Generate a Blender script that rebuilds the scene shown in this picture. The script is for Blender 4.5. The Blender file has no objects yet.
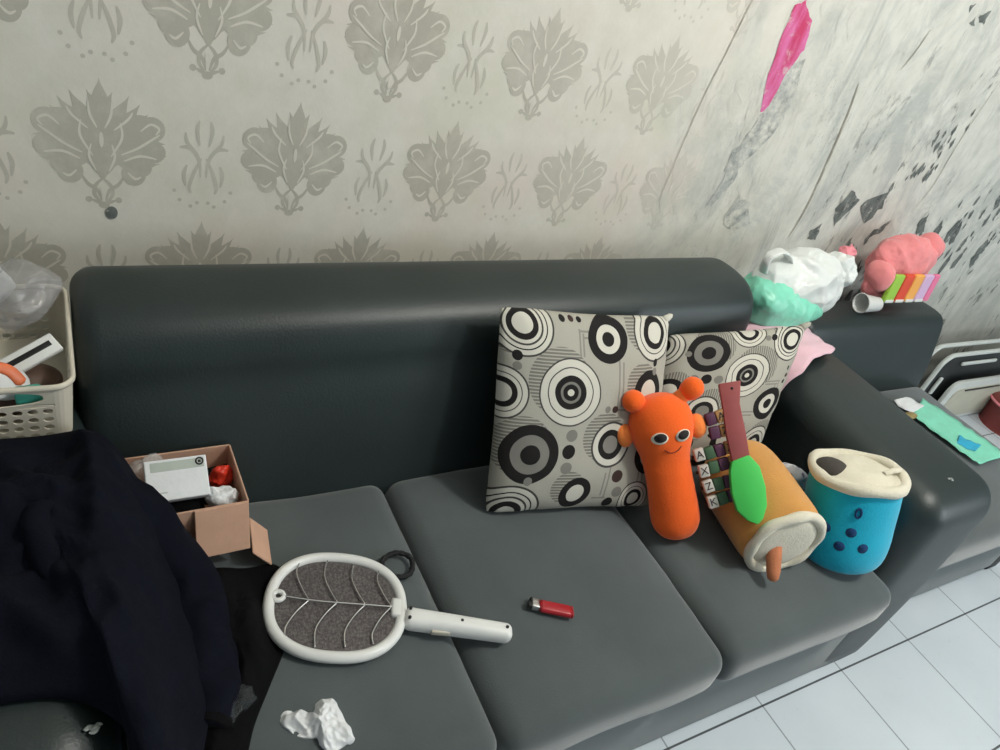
import bpy, bmesh, math, random
from mathutils import Vector, Matrix, noise
PI = math.pi
sc = bpy.context.scene
COL = sc.collection
rnd = random.Random(7)

# ------------------------------------------------------------------ materials
def s2l(c):
    c = c / 255.0
    return c / 12.92 if c <= .04045 else ((c + .055) / 1.055) ** 2.4
def rgb(r, g, b): return (s2l(r), s2l(g), s2l(b), 1.0)

class NT:
    """tiny helper around a node tree"""
    def __init__(s, name):
        s.m = bpy.data.materials.new(name); s.m.use_nodes = True
        s.t = s.m.node_tree; s.n = s.t.nodes; s.l = s.t.links
        s.bsdf = s.n['Principled BSDF']; s.out = s.n['Material Output']
    def node(s, typ, **kw):
        nd = s.n.new(typ)
        for k, v in kw.items():
            if k.startswith('i_'):
                nd.inputs[int(k[2:])].default_value = v
            else: setattr(nd, k, v)
        return nd
    def link(s, a, b): s.l.new(a, b)
    def math(s, op, a, b=None, c=None, clamp=False):
        nd = s.n.new('ShaderNodeMath'); nd.operation = op; nd.use_clamp = clamp
        for i, v in enumerate((a, b, c)):
            if v is None: continue
            if isinstance(v, (int, float)): nd.inputs[i].default_value = v
            else: s.l.new(v, nd.inputs[i])
        return nd.outputs[0]
    def mix(s, f, a, b):
        nd = s.n.new('ShaderNodeMix'); nd.data_type = 'RGBA'
        for i, v in ((0, f), (6, a), (7, b)):
            if isinstance(v, (int, float, tuple)): nd.inputs[i].default_value = v
            else: s.l.new(v, nd.inputs[i])
        return nd.outputs[2]
    def ramp(s, f, stops, interp='LINEAR'):
        nd = s.n.new('ShaderNodeValToRGB'); r = nd.color_ramp; r.interpolation = interp
        while len(r.elements) < len(stops): r.elements.new(0.5)
        for e, (p, c) in zip(r.elements, stops):
            e.position = p; e.color = c if isinstance(c, tuple) else (c, c, c, 1)
        s.l.new(f, nd.inputs[0]); return nd.outputs[0]
    def noise(s, vec, scale, detail=4, rough=.55, dist=0.0):
        nd = s.n.new('ShaderNodeTexNoise'); nd.inputs['Scale'].default_value = scale
        nd.inputs['Detail'].default_value = detail; nd.inputs['Roughness'].default_value = rough
        nd.inputs['Distortion'].default_value = dist
        if vec is not None: s.l.new(vec, nd.inputs['Vector'])
        return nd.outputs[0]
    def coord(s, which='Object'): return s.n.new('ShaderNodeTexCoord').outputs[which]
    def mapping(s, vec, scale=(1, 1, 1), rot=(0, 0, 0), loc=(0, 0, 0)):
        nd = s.n.new('ShaderNodeMapping'); s.l.new(vec, nd.inputs[0])
        nd.inputs['Scale'].default_value = scale; nd.inputs['Rotation'].default_value = rot
        nd.inputs['Location'].default_value = loc
        return nd.outputs[0]
    def bump(s, h, strength=.3, dist=.01):
        nd = s.n.new('ShaderNodeBump'); nd.inputs['Strength'].default_value = strength
        nd.inputs['Distance'].default_value = dist; s.l.new(h, nd.inputs['Height'])
        s.l.new(nd.outputs[0], s.bsdf.inputs['Normal'])
    def base(s, c):
        if isinstance(c, tuple): s.bsdf.inputs['Base Color'].default_value = c
        else: s.l.new(c, s.bsdf.inputs['Base Color'])

def mat(name, c, rough=.6, var=.12, vscale=12, bump=0, bscale=120, metal=0, sheen=0, trans=0, alpha=1, coat=0, spec=None, vec='Object'):
    n = NT(name); co = n.coord(vec)
    if var:
        nz = n.noise(co, vscale, 4)
        d = tuple(x * (1 - var) for x in c[:3]) + (1,); u = tuple(min(1, x * (1 + var)) for x in c[:3]) + (1,)
        n.base(n.ramp(nz, [(.3, d), (.7, u)]))
    else: n.base(c)
    n.bsdf.inputs['Roughness'].default_value = rough
    n.bsdf.inputs['Metallic'].default_value = metal
    if spec is not None: n.bsdf.inputs['Specular IOR Level'].default_value = spec
    if sheen:
        n.bsdf.inputs['Sheen Weight'].default_value = sheen; n.bsdf.inputs['Sheen Roughness'].default_value = .45
    if trans: n.bsdf.inputs['Transmission Weight'].default_value = trans
    if coat: n.bsdf.inputs['Coat Weight'].default_value = coat
    if alpha < 1: n.bsdf.inputs['Alpha'].default_value = alpha
    if bump: n.bump(n.noise(co, bscale, 3), bump, .004)
    return n.m

M = {}
M['leather'] = mat('black_green_leatherette', rgb(34, 44, 44), .42, .12, 5, .12, 260, spec=.5)
M['seat'] = mat('grey_velour', rgb(82, 89, 90), .95, .12, 6, .14, 420, sheen=.6, spec=.15)
M['seatbase'] = mat('grey_base_cloth', rgb(98, 106, 108), .95, .06, 7, .3, 420, sheen=.3, spec=.15)
M['footblack'] = mat('black_plastic_foot', rgb(30, 30, 31), .6, .05)
M['jacket'] = mat('navy_cloth', rgb(14, 16, 26), .95, .2, 14, .3, 300, spec=.1)
M['blackcloth'] = mat('black_cloth', rgb(11, 11, 13), .95, .2, 14, .3, 300, spec=.1)
M['white'] = mat('white_plastic', rgb(225, 226, 224), .35, .03)
M['offwhite'] = mat('cream_basket_plastic', rgb(205, 198, 182), .45, .04)
M['cardboard'] = mat('cardboard', rgb(196, 156, 132), .85, .06, 20, .1, 90)
M['cardboard_in'] = mat('cardboard_inner', rgb(176, 132, 110), .85, .08, 20)
M['paperwhite'] = mat('white_paper', rgb(224, 226, 228), .8, .04, 30, .25, 60)
M['cartonprint'] = mat('pale_print', rgb(178, 186, 178), .8, .05, 60)
M['red'] = mat('red_plastic', rgb(168, 26, 38), .3, .05, coat=.3)
M['redpack'] = mat('red_wrapper', rgb(225, 60, 40), .4, .05)
M['chrome'] = mat('bright_metal', rgb(205, 205, 205), .25, 0, metal=1)
M['black'] = mat('black_plastic', rgb(22, 22, 24), .4, .05)
M['darkhair'] = mat('black_elastic', rgb(18, 20, 22), .8, .1, 200, .4, 500)
M['orange'] = mat('orange_plush', rgb(255, 106, 42), .95, .04, 30, .35, 300, sheen=.25, spec=.1)
M['orange2'] = mat('paler_orange_plush', rgb(250, 140, 72), .95, .05, 30, .35, 300, sheen=.25, spec=.1)
M['stitch'] = mat('brown_stitching', rgb(120, 42, 20), .9, .05)
M['eyewhite'] = mat('white_felt', rgb(228, 222, 206), .9, .03)
M['eyeblack'] = mat('black_felt', rgb(36, 30, 32), .9, .03)
M['tan'] = mat('tan_plush', rgb(204, 148, 82), .95, .05, 20, .35, 300, sheen=.3, spec=.1)
M['cream'] = mat('cream_fleece', rgb(218, 212, 194), .95, .05, 30, .4, 240, sheen=.25, spec=.1)
M['nub'] = mat('brown_plush_nub', rgb(190, 118, 82), .95, .06, 40, .3, 300)
M['teal'] = mat('turquoise_plush', rgb(24, 172, 204), .92, .06, 18, .35, 280, sheen=.3, spec=.1)
M['tealdark'] = mat('dark_blue_felt', rgb(16, 58, 104), .95, .08)
M['darkstraw'] = mat('charcoal_plush', rgb(66, 62, 58), .95, .1, 30, .3, 260)
M['pinkcloth'] = mat('pale_pink_cloth', rgb(226, 186, 198), .92, .05, 14, .3, 260, sheen=.2)
M['mint'] = mat('mint_plastic_film', rgb(132, 218, 190), .35, .08, 20, spec=.5)
M['pinkbag'] = mat('coral_pink_plush', rgb(234, 140, 142), .9, .08, 14, .3, 160, sheen=.3)
M['lime'] = mat('lime_green', rgb(156, 200, 70), .5, .03)
M['barred'] = mat('bar_red', rgb(222, 74, 44), .5, .03)
M['barorange'] = mat('bar_orange', rgb(244, 172, 84), .5, .03)
M['lilac'] = mat('bar_lilac', rgb(212, 178, 214), .5, .03)
M['barpink'] = mat('bar_pink', rgb(232, 120, 160), .5, .03)
M['shovelgreen'] = mat('bright_green_foam', rgb(72, 206, 92), .6, .03, 20)
M['shovelbrown'] = mat('dusty_red_foam', rgb(158, 82, 82), .75, .06, 20)
M['tilegreen'] = mat('block_green', rgb(62, 94, 66), .6, .08, 40)
M['tilepurple'] = mat('block_purple', rgb(84, 42, 72), .6, .08, 40)
M['tileyellow'] = mat('block_tan', rgb(180, 138, 88), .6, .08, 40)
M['tilewhite'] = mat('block_white', rgb(204, 200, 192), .6, .05, 40)
M['letterdark'] = mat('letter_ink', rgb(58, 40, 44), .7, 0)
M['greyfilm'] = mat('cloudy_clear_film', rgb(186, 184, 184), .22, .1, 24, alpha=.42, spec=.8)
M['clearfilm'] = mat('clear_film', rgb(222, 226, 226), .18, .06, 24, alpha=.30, spec=.8)
M['faintfilm'] = mat('smoky_clear_film', rgb(150, 158, 160), .2, .06, 24, alpha=.09, spec=.9)
M['bagwhite'] = mat('thin_white_film', rgb(236, 240, 238), .35, .04, 20, alpha=.86, spec=.6)
M['brown'] = mat('brown_leather', rgb(88, 66, 54), .6, .15, 40)
M['orangepack'] = mat('orange_print', rgb(226, 118, 76), .45, .1, 30)
M['tealcap'] = mat('teal_green_plastic', rgb(60, 158, 142), .4, .05)
M['maroon'] = mat('maroon_plastic', rgb(124, 52, 48), .55, .08)
M['beige'] = mat('beige_board', rgb(186, 184, 168), .6, .07, 9)
M['panelblack'] = mat('black_board', rgb(24, 28, 28), .45, .08)
M['palespot'] = mat('pale_grey_leatherette', rgb(140, 146, 144), .5, .2, 200)
M['tubewhite'] = mat('white_painted_tube', rgb(206, 210, 206), .4, .03)
M['bluebits'] = mat('blue_print', rgb(46, 168, 206), .5, .08, 60)
M['gold'] = mat('gold_foil', rgb(150, 132, 84), .4, .2, 60)
M['rosepink'] = mat('rose_pink', rgb(232, 140, 150), .6, .05)
M['bluepen'] = mat('blue_plastic', rgb(70, 140, 190), .4, .05)

# wall paper: cream, greyer and stained to the right, grey-black mould streaks low on the right
def paper_colour(n, co):
    sep = n.node('ShaderNodeSeparateXYZ'); n.link(co, sep.inputs[0]); X, Z = sep.outputs[0], sep.outputs[2]
    fine = n.noise(co, 14, 6, .65); mid = n.noise(co, 5.5, 6, .6, .6)
    cream = n.ramp(fine, [(.3, rgb(216, 212, 199)), (.7, rgb(227, 223, 212))])
    pinkish = n.math('MULTIPLY', n.ramp(n.noise(co, 3.1, 3), [(.50, 0.0), (.68, 1.0)]), .30)
    cream = n.mix(pinkish, cream, rgb(228, 206, 196))
    yellow = n.math('MULTIPLY', n.ramp(n.noise(n.mapping(co, (1, 1, 1), (0, 0, 0), (3, 0, 7)), 4.2, 4), [(.50, 0.0), (.7, 1.0)]), .35)
    cream = n.mix(yellow, cream, rgb(206, 204, 176))
    edge = n.math('ADD', X, n.math('MULTIPLY', n.math('SUBTRACT', mid, .5), .8))
    right = n.ramp(n.math('DIVIDE', edge, 2.0), [(.38, 0.0), (.60, 1.0)])
    plaster = n.ramp(fine, [(.3, rgb(201, 200, 191)), (.55, rgb(214, 213, 204)), (.8, rgb(225, 224, 217))])
    c = n.mix(right, cream, plaster)
    sm = n.noise(n.mapping(co, (5, 1, 2.6), (0, .12, 0)), 1.0, 8, .72, 1.2)
    smear = n.math('MULTIPLY', n.ramp(sm, [(.47, 0.0), (.62, 1.0)]), n.math('MULTIPLY', right, .62))
    c = n.mix(smear, c, rgb(164, 169, 166))
    low = n.math('ADD', n.math('MULTIPLY', Z, -1.0), n.math('MULTIPLY', X, .16))
    lowf = n.ramp(n.math('ADD', low, n.math('MULTIPLY', mid, .5)), [(-.0, 0.0), (.2, 1.0)])
    c = n.mix(n.math('MULTIPLY', n.math('MULTIPLY', lowf, right), .45), c, rgb(168, 168, 156))
    fl = n.noise(n.mapping(co, (34, 1, 13), (0, .16, 0)), 1.0, 6, .66, .6)
    clump = n.noise(n.mapping(co, (4.4, 1, 3.2)), 1.0, 3)
    th = n.math('ADD', fl, n.math('MULTIPLY', n.math('SUBTRACT', clump, .5), .6))
    spx = n.ramp(n.math('DIVIDE', n.math('SUBTRACT', n.math('ADD', X, n.math('MULTIPLY', Z, -.55)), .55), 1.6), [(0.0, 0.0), (.28, .75), (1.0, 1.0)])
    speck = n.math('MULTIPLY', n.ramp(th, [(.60, 0.0), (.68, 1.0)]), spx)
    c = n.mix(n.math('MULTIPLY', speck, .75), c, rgb(80, 84, 82))
    gr = n.noise(n.mapping(co, (120, 1, 80)), 1.0, 3, .7)
    grit = n.math('MULTIPLY', n.math('MULTIPLY', n.ramp(gr, [(.58, 0.0), (.68, 1.0)]), n.ramp(clump, [(.50, 0.0), (.62, 1.0)])), right)
    c = n.mix(n.math('MULTIPLY', grit, .45), c, rgb(112, 116, 113))
    sc_ = n.noise(n.mapping(co, (26, 1, 2.2), (0, .2, 0)), 1.0, 3, .5, .3)
    line = n.ramp(sc_, [(.488, 0.0), (.5, 1.0), (.512, 0.0)])
    c = n.mix(n.math('MULTIPLY', n.math('MULTIPLY', line, right), .15), c, rgb(120, 122, 118))
    n.bsdf.inputs['Roughness'].default_value = .8
    n.bsdf.inputs['Specular IOR Level'].default_value = .25
    n.bump(n.math('ADD', n.math('MULTIPLY', fine, .4), n.math('MULTIPLY', sm, n.math('MULTIPLY', right, .8))), .35, .01)
    return c, X, fine, mid
def wall_material():
    n = NT('old_wallpaper'); co = n.coord('Object'); c = paper_colour(n, co)[0]; n.base(c); return n.m
def print_material(name, ink, keep):
    """ink printed on the same paper, worn by noise and gone where the paper has come off"""
    n = NT(name); co = n.coord('Object'); c, X, fine, mid = paper_colour(n, co)
    a = n.ramp(fine, [(.30, keep * .45), (.52, keep)])
    fade = n.ramp(n.math('DIVIDE', n.math('ADD', n.math('ADD', X, n.math('MULTIPLY', mid, .3)), 1.0), 3.0), [(.42, 1.0), (.62, .6), (.72, .0)])
    n.base(n.mix(n.math('MULTIPLY', a, fade), c, ink)); return n.m
def stain_material(name, c1, c2, alpha=.95, lo=.3, hi=.45, sc_=46, vec=(40, 1, 14)):
    n = NT(name); co = n.coord('Object'); c = paper_colour(n, co)[0]
    nz_ = n.noise(n.mapping(co, vec, (0, .12, 0)), 1.0, 5, .65)
    ink = n.ramp(nz_, [(.38, c1), (.62, c2)])
    n.base(n.mix(n.math('MULTIPLY', n.ramp(n.noise(co, sc_, 5, .7), [(lo, 0.0), (hi, 1.0)]), alpha), c, ink)); return n.m
def floor_material():
    n = NT('white_floor_tiles'); co = n.coord('Object')
    sep = n.node('ShaderNodeSeparateXYZ'); n.link(co, sep.inputs[0]); X, Y = sep.outputs[0], sep.outputs[1]
    S = .30
    def gap(v, off, w):
        t = n.math('FRACT', n.math('DIVIDE', n.math('SUBTRACT', v, off), S))
        d = n.math('MULTIPLY', n.math('MINIMUM', t, n.math('SUBTRACT', 1.0, t)), S)
        return n.math('LESS_THAN', d, w)
    gx = gap(X, .575 - 3.0, .0021); gy = gap(Y, -.92 - 3.0, .0023)
    nz = n.noise(co, 3.0, 4); st = n.noise(co, 40, 5)
    c = n.ramp(nz, [(.3, rgb(205, 214, 221)), (.7, rgb(216, 224, 231))])
    c = n.mix(n.math('MULTIPLY', n.ramp(st, [(.66, 0.0), (.74, 1.0)]), .18), c, rgb(160, 164, 162))
    c = n.mix(n.math('MULTIPLY', gx, .75), c, rgb(120, 126, 130))
    c = n.mix(n.math('MULTIPLY', gy, .92), c, rgb(52, 58, 60))
    n.base(c); n.bsdf.inputs['Roughness'].default_value = .28
    n.bsdf.inputs['Specular IOR Level'].default_value = .4
    return n.m

# printed circles on the cushion cloth, in the cloth's own UV
BLK, LGT, GRY, LIN = rgb(34, 32, 32), rgb(206, 203, 192), rgb(128, 126, 120), rgb(70, 68, 66)
CLOTH = rgb(176, 173, 162)
def cushion_material(name, flip=0, shift=(0, 0)):
    n = NT(name); uv = n.coord('UV')
    if flip: uv = n.mapping(uv, (1, 1, 1), (0, 0, flip), (shift[0], shift[1], 0))
    sep = n.node('ShaderNodeSeparateXYZ'); n.link(uv, sep.inputs[0]); U, V = sep.outputs[0], sep.outputs[1]
    weave = n.noise(n.mapping(uv, (1, 1.6, 1)), 160, 3)
    c = n.ramp(weave, [(.3, tuple(x * .88 for x in CLOTH[:3]) + (1,)), (.7, CLOTH)])
    styles = {
        'bold': [(0, BLK), (.30, LGT), (.60, BLK)],
        'conc': [(0, LGT), (.10, BLK), (.24, GRY), (.32, BLK), (.50, LGT), (.70, LIN), (.735, LGT), (.95, LIN)],
        'soft': [(0, GRY), (.38, BLK), (.64, LGT), (.90, LIN)],
        'ring': [(0, LGT), (.56, BLK)],
        'target': [(0, BLK), (.33, GRY), (.66, BLK)],
        'corner': [(0, LGT), (.32, BLK), (.50, LGT), (.60, LIN), (.66, LGT), (.76, BLK), (.80, LGT), (.94, LIN)],
        'arch': [(0, LGT), (.36, BLK), (.56, LGT), (.70, LIN), (.74, LGT), (.93, LIN)],
        'dotb': [(0, BLK)], 'dotg': [(0, GRY)], 'dotd': [(0, rgb(66, 50, 46))]}
    def seen(u, v):                              # cloth bulges in the middle: print laid out to suit
        h = (max(0, 1 - abs(2 * u - 1) ** 2.6) * max(0, 1 - abs(2 * v - 1) ** 2.6)) ** .55; return u - .10 * h, v + .045 * h
    def disc(c, u, v, r, style, sx=1.0):
        u, v = seen(u, v)
        du = n.math('DIVIDE', n.math('SUBTRACT', U, u), r * sx); dv = n.math('DIVIDE', n.math('SUBTRACT', V, v), r)
        d = n.math('SQRT', n.math('ADD', n.math('MULTIPLY', du, du), n.math('MULTIPLY', dv, dv)))
        ring = n.ramp(d, styles[style], 'CONSTANT')
        return n.mix(n.math('LESS_THAN', d, 1.0), c, ring)
    def hatch(c, u, v, r):                       # striped half-shadow up-left of a circle
        u, v = seen(u, v)
        du = n.math('DIVIDE', n.math('SUBTRACT', U, u), r); dv = n.math('DIVIDE', n.math('SUBTRACT', V, v), r)
        d = n.math('SQRT', n.math('ADD', n.math('MULTIPLY', du, du), n.math('MULTIPLY', dv, dv)))
        st = n.math('LESS_THAN', n.math('FRACT', n.math('MULTIPLY', V, 62.0)), .6)
        return n.mix(n.math('MULTIPLY', n.math('MULTIPLY', n.math('LESS_THAN', d, 1.0), st), .62), c, LIN)
    def bar(c, u0, v0, u1, v1, col=GRY, k=.8):
        a = n.math('MULTIPLY', n.math('GREATER_THAN', U, u0), n.math('LESS_THAN', U, u1))
        b = n.math('MULTIPLY', n.math('GREATER_THAN', V, v0), n.math('LESS_THAN', V, v1))
        return n.mix(n.math('MULTIPLY', n.math('MULTIPLY', a, b), k), c, col)
    for q in ((.39, .80, .40, .93), (.41, .80, .42, .91), (.40, .915, .52, .925), (.42, .885, .50, .895), (.61, .55, .62, .80), (.635, .56, .645, .78),
              (.61, .54, .78, .55), (.64, .575, .76, .585), (.60, .09, .61, .22), (.625, .08, .635, .25), (.56, .07, .64, .08), (.20, .40, .21, .47), (.82, .1, .83, .42), (.85, .1, .86, .36)):
        c = bar(c, *q)
    for q in ((.385, .635, .165), (.655, .365, .125), (.845, .635, .105), (.46, .115, .09), (.20, .325, .145), (.85, .935, .14), (.10, .92, .15)):
        c = hatch(c, *q)
    for q in ((.145, .915, .155, 'corner'), (.63, .855, .115, 'bold'), (.90, .90, .145, 'arch'), (.44, .585, .165, 'conc'), (.055, .585, .125, 'arch'),
              (.245, .285, .145, 'target'), (.70, .325, .12, 'soft'), (.505, .085, .09, 'ring'), (.10, -.01, .18, 'corner'), (.885, .60, .105, 'ring'), (.93, .28, .10, 'bold'), (.86, .05, .10, 'arch')):
        c = disc(c, *q)
    for q in ((.135, .755, .024, 'dotb'), (.14, .705, .02, 'dotg'), (.465, .375, .031, 'dotg'), (.455, .295, .036, 'dotb'), (.445, .215, .031, 'dotg'),
              (.755, .165, .034, 'dotd'), (.755, .085, .030, 'dotg'), (.70, .505, .018, 'dotd'), (.655, .505, .018, 'dotg'), (.92, .745, .02, 'dotb'), (.92, .70, .019, 'dotg'),
              (.35, .955, .017, 'dotb'), (.40, .957, .015, 'dotd'), (.445, .955, .014, 'dotb'), (.235, .16, .022, 'dotg'), (.70, .03, .03, 'dotb')):
        c = disc(c, *q)
    n.base(c); n.bsdf.inputs['Roughness'].default_value = .85; n.bsdf.inputs['Specular IOR Level'].default_value = .2
    n.bump(weave, .25, .003)
    return n.m
M['wall'] = wall_material(); M['floor'] = floor_material()
M['print'] = print_material('damask_print', rgb(168, 164, 150), .70)
M['printfaint'] = print_material('faint_damask_print', rgb(172, 168, 154), .55)
M['printgap'] = print_material('damask_light_line', rgb(218, 213, 200), .65)
M['pinkpaint'] = stain_material('magenta_paint', rgb(200, 44, 100), rgb(220, 110, 168), .95, .25, .45, 30, (26, 1, 7))
M['greystain'] = stain_material('grey_scuff', rgb(104, 110, 110), rgb(164, 169, 168), .8, .38, .62, 30, (30, 1, 16))
M['flake'] = stain_material('dark_peeled_patch', rgb(74, 80, 79), rgb(120, 126, 122), .95, .28, .44)
M['crack'] = stain_material('crack_line', rgb(140, 134, 118), rgb(176, 170, 154), .85, .3, .5)
M['cush1'] = cushion_material('circle_print_cloth')
M['cush2'] = cushion_material('circle_print_cloth_turned', PI / 2, (1.0, .06))

# ------------------------------------------------------------------ builders
def obj(name, bm, m, parent=None, smooth=True, sub=0, mats=None):
    me = bpy.data.meshes.new(name); bmesh.ops.recalc_face_normals(bm, faces=bm.faces)
    bm.to_mesh(me); bm.free()
    o = bpy.data.objects.new(name, me); COL.objects.link(o)
    for x in (mats or [m]): me.materials.append(M[x] if isinstance(x, str) else x)
    if smooth: me.polygons.foreach_set('use_smooth', [True] * len(me.polygons))
    if parent: o.parent = parent
    if sub:
        s = o.modifiers.new('sub', 'SUBSURF'); s.levels = s.render_levels = sub
    return o
def raw(name, bm, m, parent=None, smooth=True, mats=None):      # keeps face order (no normal recalculation)
    me = bpy.data.meshes.new(name); bm.to_mesh(me); bm.free()
    o = bpy.data.objects.new(name, me); COL.objects.link(o)
    for x in (mats or [m]): me.materials.append(M[x] if isinstance(x, str) else x)
    if smooth: me.polygons.foreach_set('use_smooth', [True] * len(me.polygons))
    if parent: o.parent = parent
    return o
def tag(o, label, cat, group=None, kind=None):
    o['label'] = label; o['category'] = cat
    if group: o['group'] = group
    if kind: o['kind'] = kind
    return o
def thing(name, label, cat, mw=None, loc=None, group=None):
    o = bpy.data.objects.new(name, None); COL.objects.link(o); o.empty_display_size = .05
    if mw is not None: o.matrix_world = mw
    elif loc is not None: o.location = loc
    return tag(o, label, cat, group)
def frame(origin, xd, nd):
    """matrix with x along xd, z along nd (made square to x)"""
    x = Vector(xd).normalized(); z = Vector(nd); z = (z - x * z.dot(x)).normalized(); y = z.cross(x)
    m = Matrix((x, y, z)).transposed().to_4x4(); m.translation = Vector(origin); return m
def sharp(o, ang=35):
    me = o.data; bm = bmesh.new(); bm.from_mesh(me)
    for e in bm.edges:
        if len(e.link_faces) == 2 and e.calc_face_angle(0) > math.radians(ang): e.smooth = False
    bm.to_mesh(me); bm.free(); return o

def axis_vals(h, r, k=4, n=8):
    a = [-h + r * (1 - math.cos(i / k * PI / 2)) for i in range(k)]
    inner = [-(h - r) + 2 * (h - r) * i / n for i in range(n + 1)]
    return a + inner + [-x for x in reversed(a)]
def rbox(bm, c, size, r, n=(6, 6, 4), bulge=(0, 0, 0), k=4, f=None):
    """rounded, slightly puffed box"""
    hx, hy, hz = (s / 2 for s in size); r = min(r, hx * .98, hy * .98, hz * .98)
    ax = [axis_vals(h, r, k, m) for h, m in zip((hx, hy, hz), n)]
    H = (hx, hy, hz); verts = {}
    def vert(i, j, l):
        key = (i, j, l)
        if key in verts: return verts[key]
        p = Vector((ax[0][i], ax[1][j], ax[2][l]))
        q = Vector([max(-(h - r), min(h - r, v)) for v, h in zip(p, H)])
        d = p - q
        if d.length > 1e-9: d = d.normalized() * r
        p = q + d
        u = [p[a] / H[a] for a in range(3)]
        for a in range(3):
            b, e = (a + 1) % 3, (a + 2) % 3
            p[a] += bulge[a] * u[a] * (1 - u[b] ** 2) * (1 - u[e] ** 2)
        p += Vector(c)
        if f: p = f(p)
        verts[key] = bm.verts.new(p); return verts[key]
    N = [len(a) - 1 for a in ax]
    for a in range(3):
        b, e = (a + 1) % 3, (a + 2) % 3
        for side in (0, N[a]):
            for i in range(N[b]):
                for j in range(N[e]):
                    qs = []
                    for di, dj in ((0, 0), (1, 0), (1, 1), (0, 1)):
                        idx = [0, 0, 0]; idx[a] = side; idx[b] = i + di; idx[e] = j + dj
                        qs.append(vert(*idx))
                    if side == 0: qs.reverse()
                    bm.faces.new(qs)
def box(bm, c, size, m=None):
    r = bmesh.ops.create_cube(bm, size=1, matrix=Matrix.Translation(Vector(c)) @ Matrix.Diagonal((*size, 1)))
    if m is not None: bmesh.ops.transform(bm, matrix=m, verts=r['verts'])
    return r['verts']
def bevbox(bm, c, size, b=.004, seg=2, m=None):
    t = bmesh.new(); box(t, c, size); bmesh.ops.bevel(t, geom=t.edges[:], offset=b, segments=seg, profile=.5, affect='EDGES')
    if m is not None: t.transform(m)
    me = bpy.data.meshes.new('tmp'); t.to_mesh(me); t.free(); bm.from_mesh(me); bpy.data.meshes.remove(me)
def catmull(pts, n=6, closed=False):
    P = [Vector(p) for p in pts]; out = []; L = len(P)
    for i in range(L if closed else L - 1):
        g = lambda k: P[k % L] if closed else P[max(0, min(L - 1, k))]
        p0, p1, p2, p3 = g(i - 1), g(i), g(i + 1), g(i + 2)
        for j in range(n):
            t = j / n
            out.append(.5 * ((2 * p1) + (p2 - p0) * t + (2 * p0 - 5 * p1 + 4 * p2 - p3) * t * t + (3 * p1 - p0 - 3 * p2 + p3) * t ** 3))
    if not closed: out.append(P[-1])
    return out
def tube(bm, pts, rad, seg=12, closed=False, cap=True, flat=1.0, up=None, f=None):
    """sweep a circle (or ellipse) along points; rad a number or a list"""
    P = [Vector(p) for p in pts]; L = len(P); R = rad if isinstance(rad, (list, tuple)) else [rad] * L
    rings = []; prev = None
    for i, p in enumerate(P):
        a = P[(i - 1) % L] if closed or i > 0 else P[i]; b = P[(i + 1) % L] if closed or i < L - 1 else P[i]
        t = (b - a).normalized()
        if up is not None: n = Vector(up)
        elif prev is None: n = Vector((0, 0, 1)) if abs(t.z) < .9 else Vector((1, 0, 0))
        else: n = prev
        n = (n - t * n.dot(t)).normalized(); prev = n; bnr = t.cross(n)
        ring = []
        for k in range(seg):
            an = 2 * PI * k / seg
            q = p + (n * math.cos(an) * flat + bnr * math.sin(an)) * R[i]
            if f: q = f(q)
            ring.append(bm.verts.new(q))
        rings.append(ring)
    for i in range(L if closed else L - 1):
        A, B = rings[i], rings[(i + 1) % L]
        for k in range(seg): bm.faces.new((A[k], A[(k + 1) % seg], B[(k + 1) % seg], B[k]))
    if cap and not closed:
        bm.faces.new(list(reversed(rings[0]))); bm.faces.new(rings[-1])
def lathe(bm, prof, seg=32, f=None):
    """prof: (radius, z) from bottom to top; ends with radius 0 close"""
    rings = []
    for r, z in prof:
        if r < 1e-6:
            p = Vector((0, 0, z)); rings.append([bm.verts.new(f(p) if f else p)])
        else:
            rg = []
            for k in range(seg):
                a = 2 * PI * k / seg; p = Vector((r * math.cos(a), r * math.sin(a), z)); rg.append(bm.verts.new(f(p) if f else p))
            rings.append(rg)
    for A, B in zip(rings, rings[1:]):
        for k in range(seg):
            k2 = (k + 1) % seg
            if len(A) == 1 and len(B) == 1: continue
            if len(A) == 1: bm.faces.new((A[0], B[k2], B[k]))
            elif len(B) == 1: bm.faces.new((A[k], A[k2], B[0]))
            else: bm.faces.new((A[k], A[k2], B[k2], B[k]))
def ball(bm, c, r, sub=3, sc_=(1, 1, 1), f=None, m=None):
    res = bmesh.ops.create_icosphere(bm, subdivisions=sub, radius=1)
    for v in res['verts']:
        p = Vector((v.co.x * r * sc_[0], v.co.y * r * sc_[1], v.co.z * r * sc_[2]))
        if f: p = f(p)
        if m is not None: p = m @ p
        v.co = p + Vector(c)
def sheet(bm, outline, center, nr, hf, thick=.0, lift=.004, per=6):
    """cloth: fans from a centre to a smooth closed outline (x,y); hf(x,y,t) gives z, t=0 centre..1 edge"""
    B = catmull([(x, y, 0) for x, y in outline], per, True); c = Vector((*center, 0)); rings = []
    for i in range(1, nr + 1):
        t = i / nr
        rings.append([bm.verts.new((q.x, q.y, hf(q.x, q.y, t))) for q in (c + (b - c) * t for b in B)])
    c0 = bm.verts.new((c.x, c.y, hf(c.x, c.y, 0))); n = len(B)
    for k in range(n): bm.faces.new((c0, rings[0][k], rings[0][(k + 1) % n]))
    for A, D in zip(rings, rings[1:]):
        for k in range(n): bm.faces.new((A[k], D[k], D[(k + 1) % n], A[(k + 1) % n]))
    if thick:
        low = [bm.verts.new((v.co.x, v.co.y, v.co.z - thick)) for v in rings[-1]]
        for k in range(n): bm.faces.new((rings[-1][k], low[k], low[(k + 1) % n], rings[-1][(k + 1) % n]))
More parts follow.
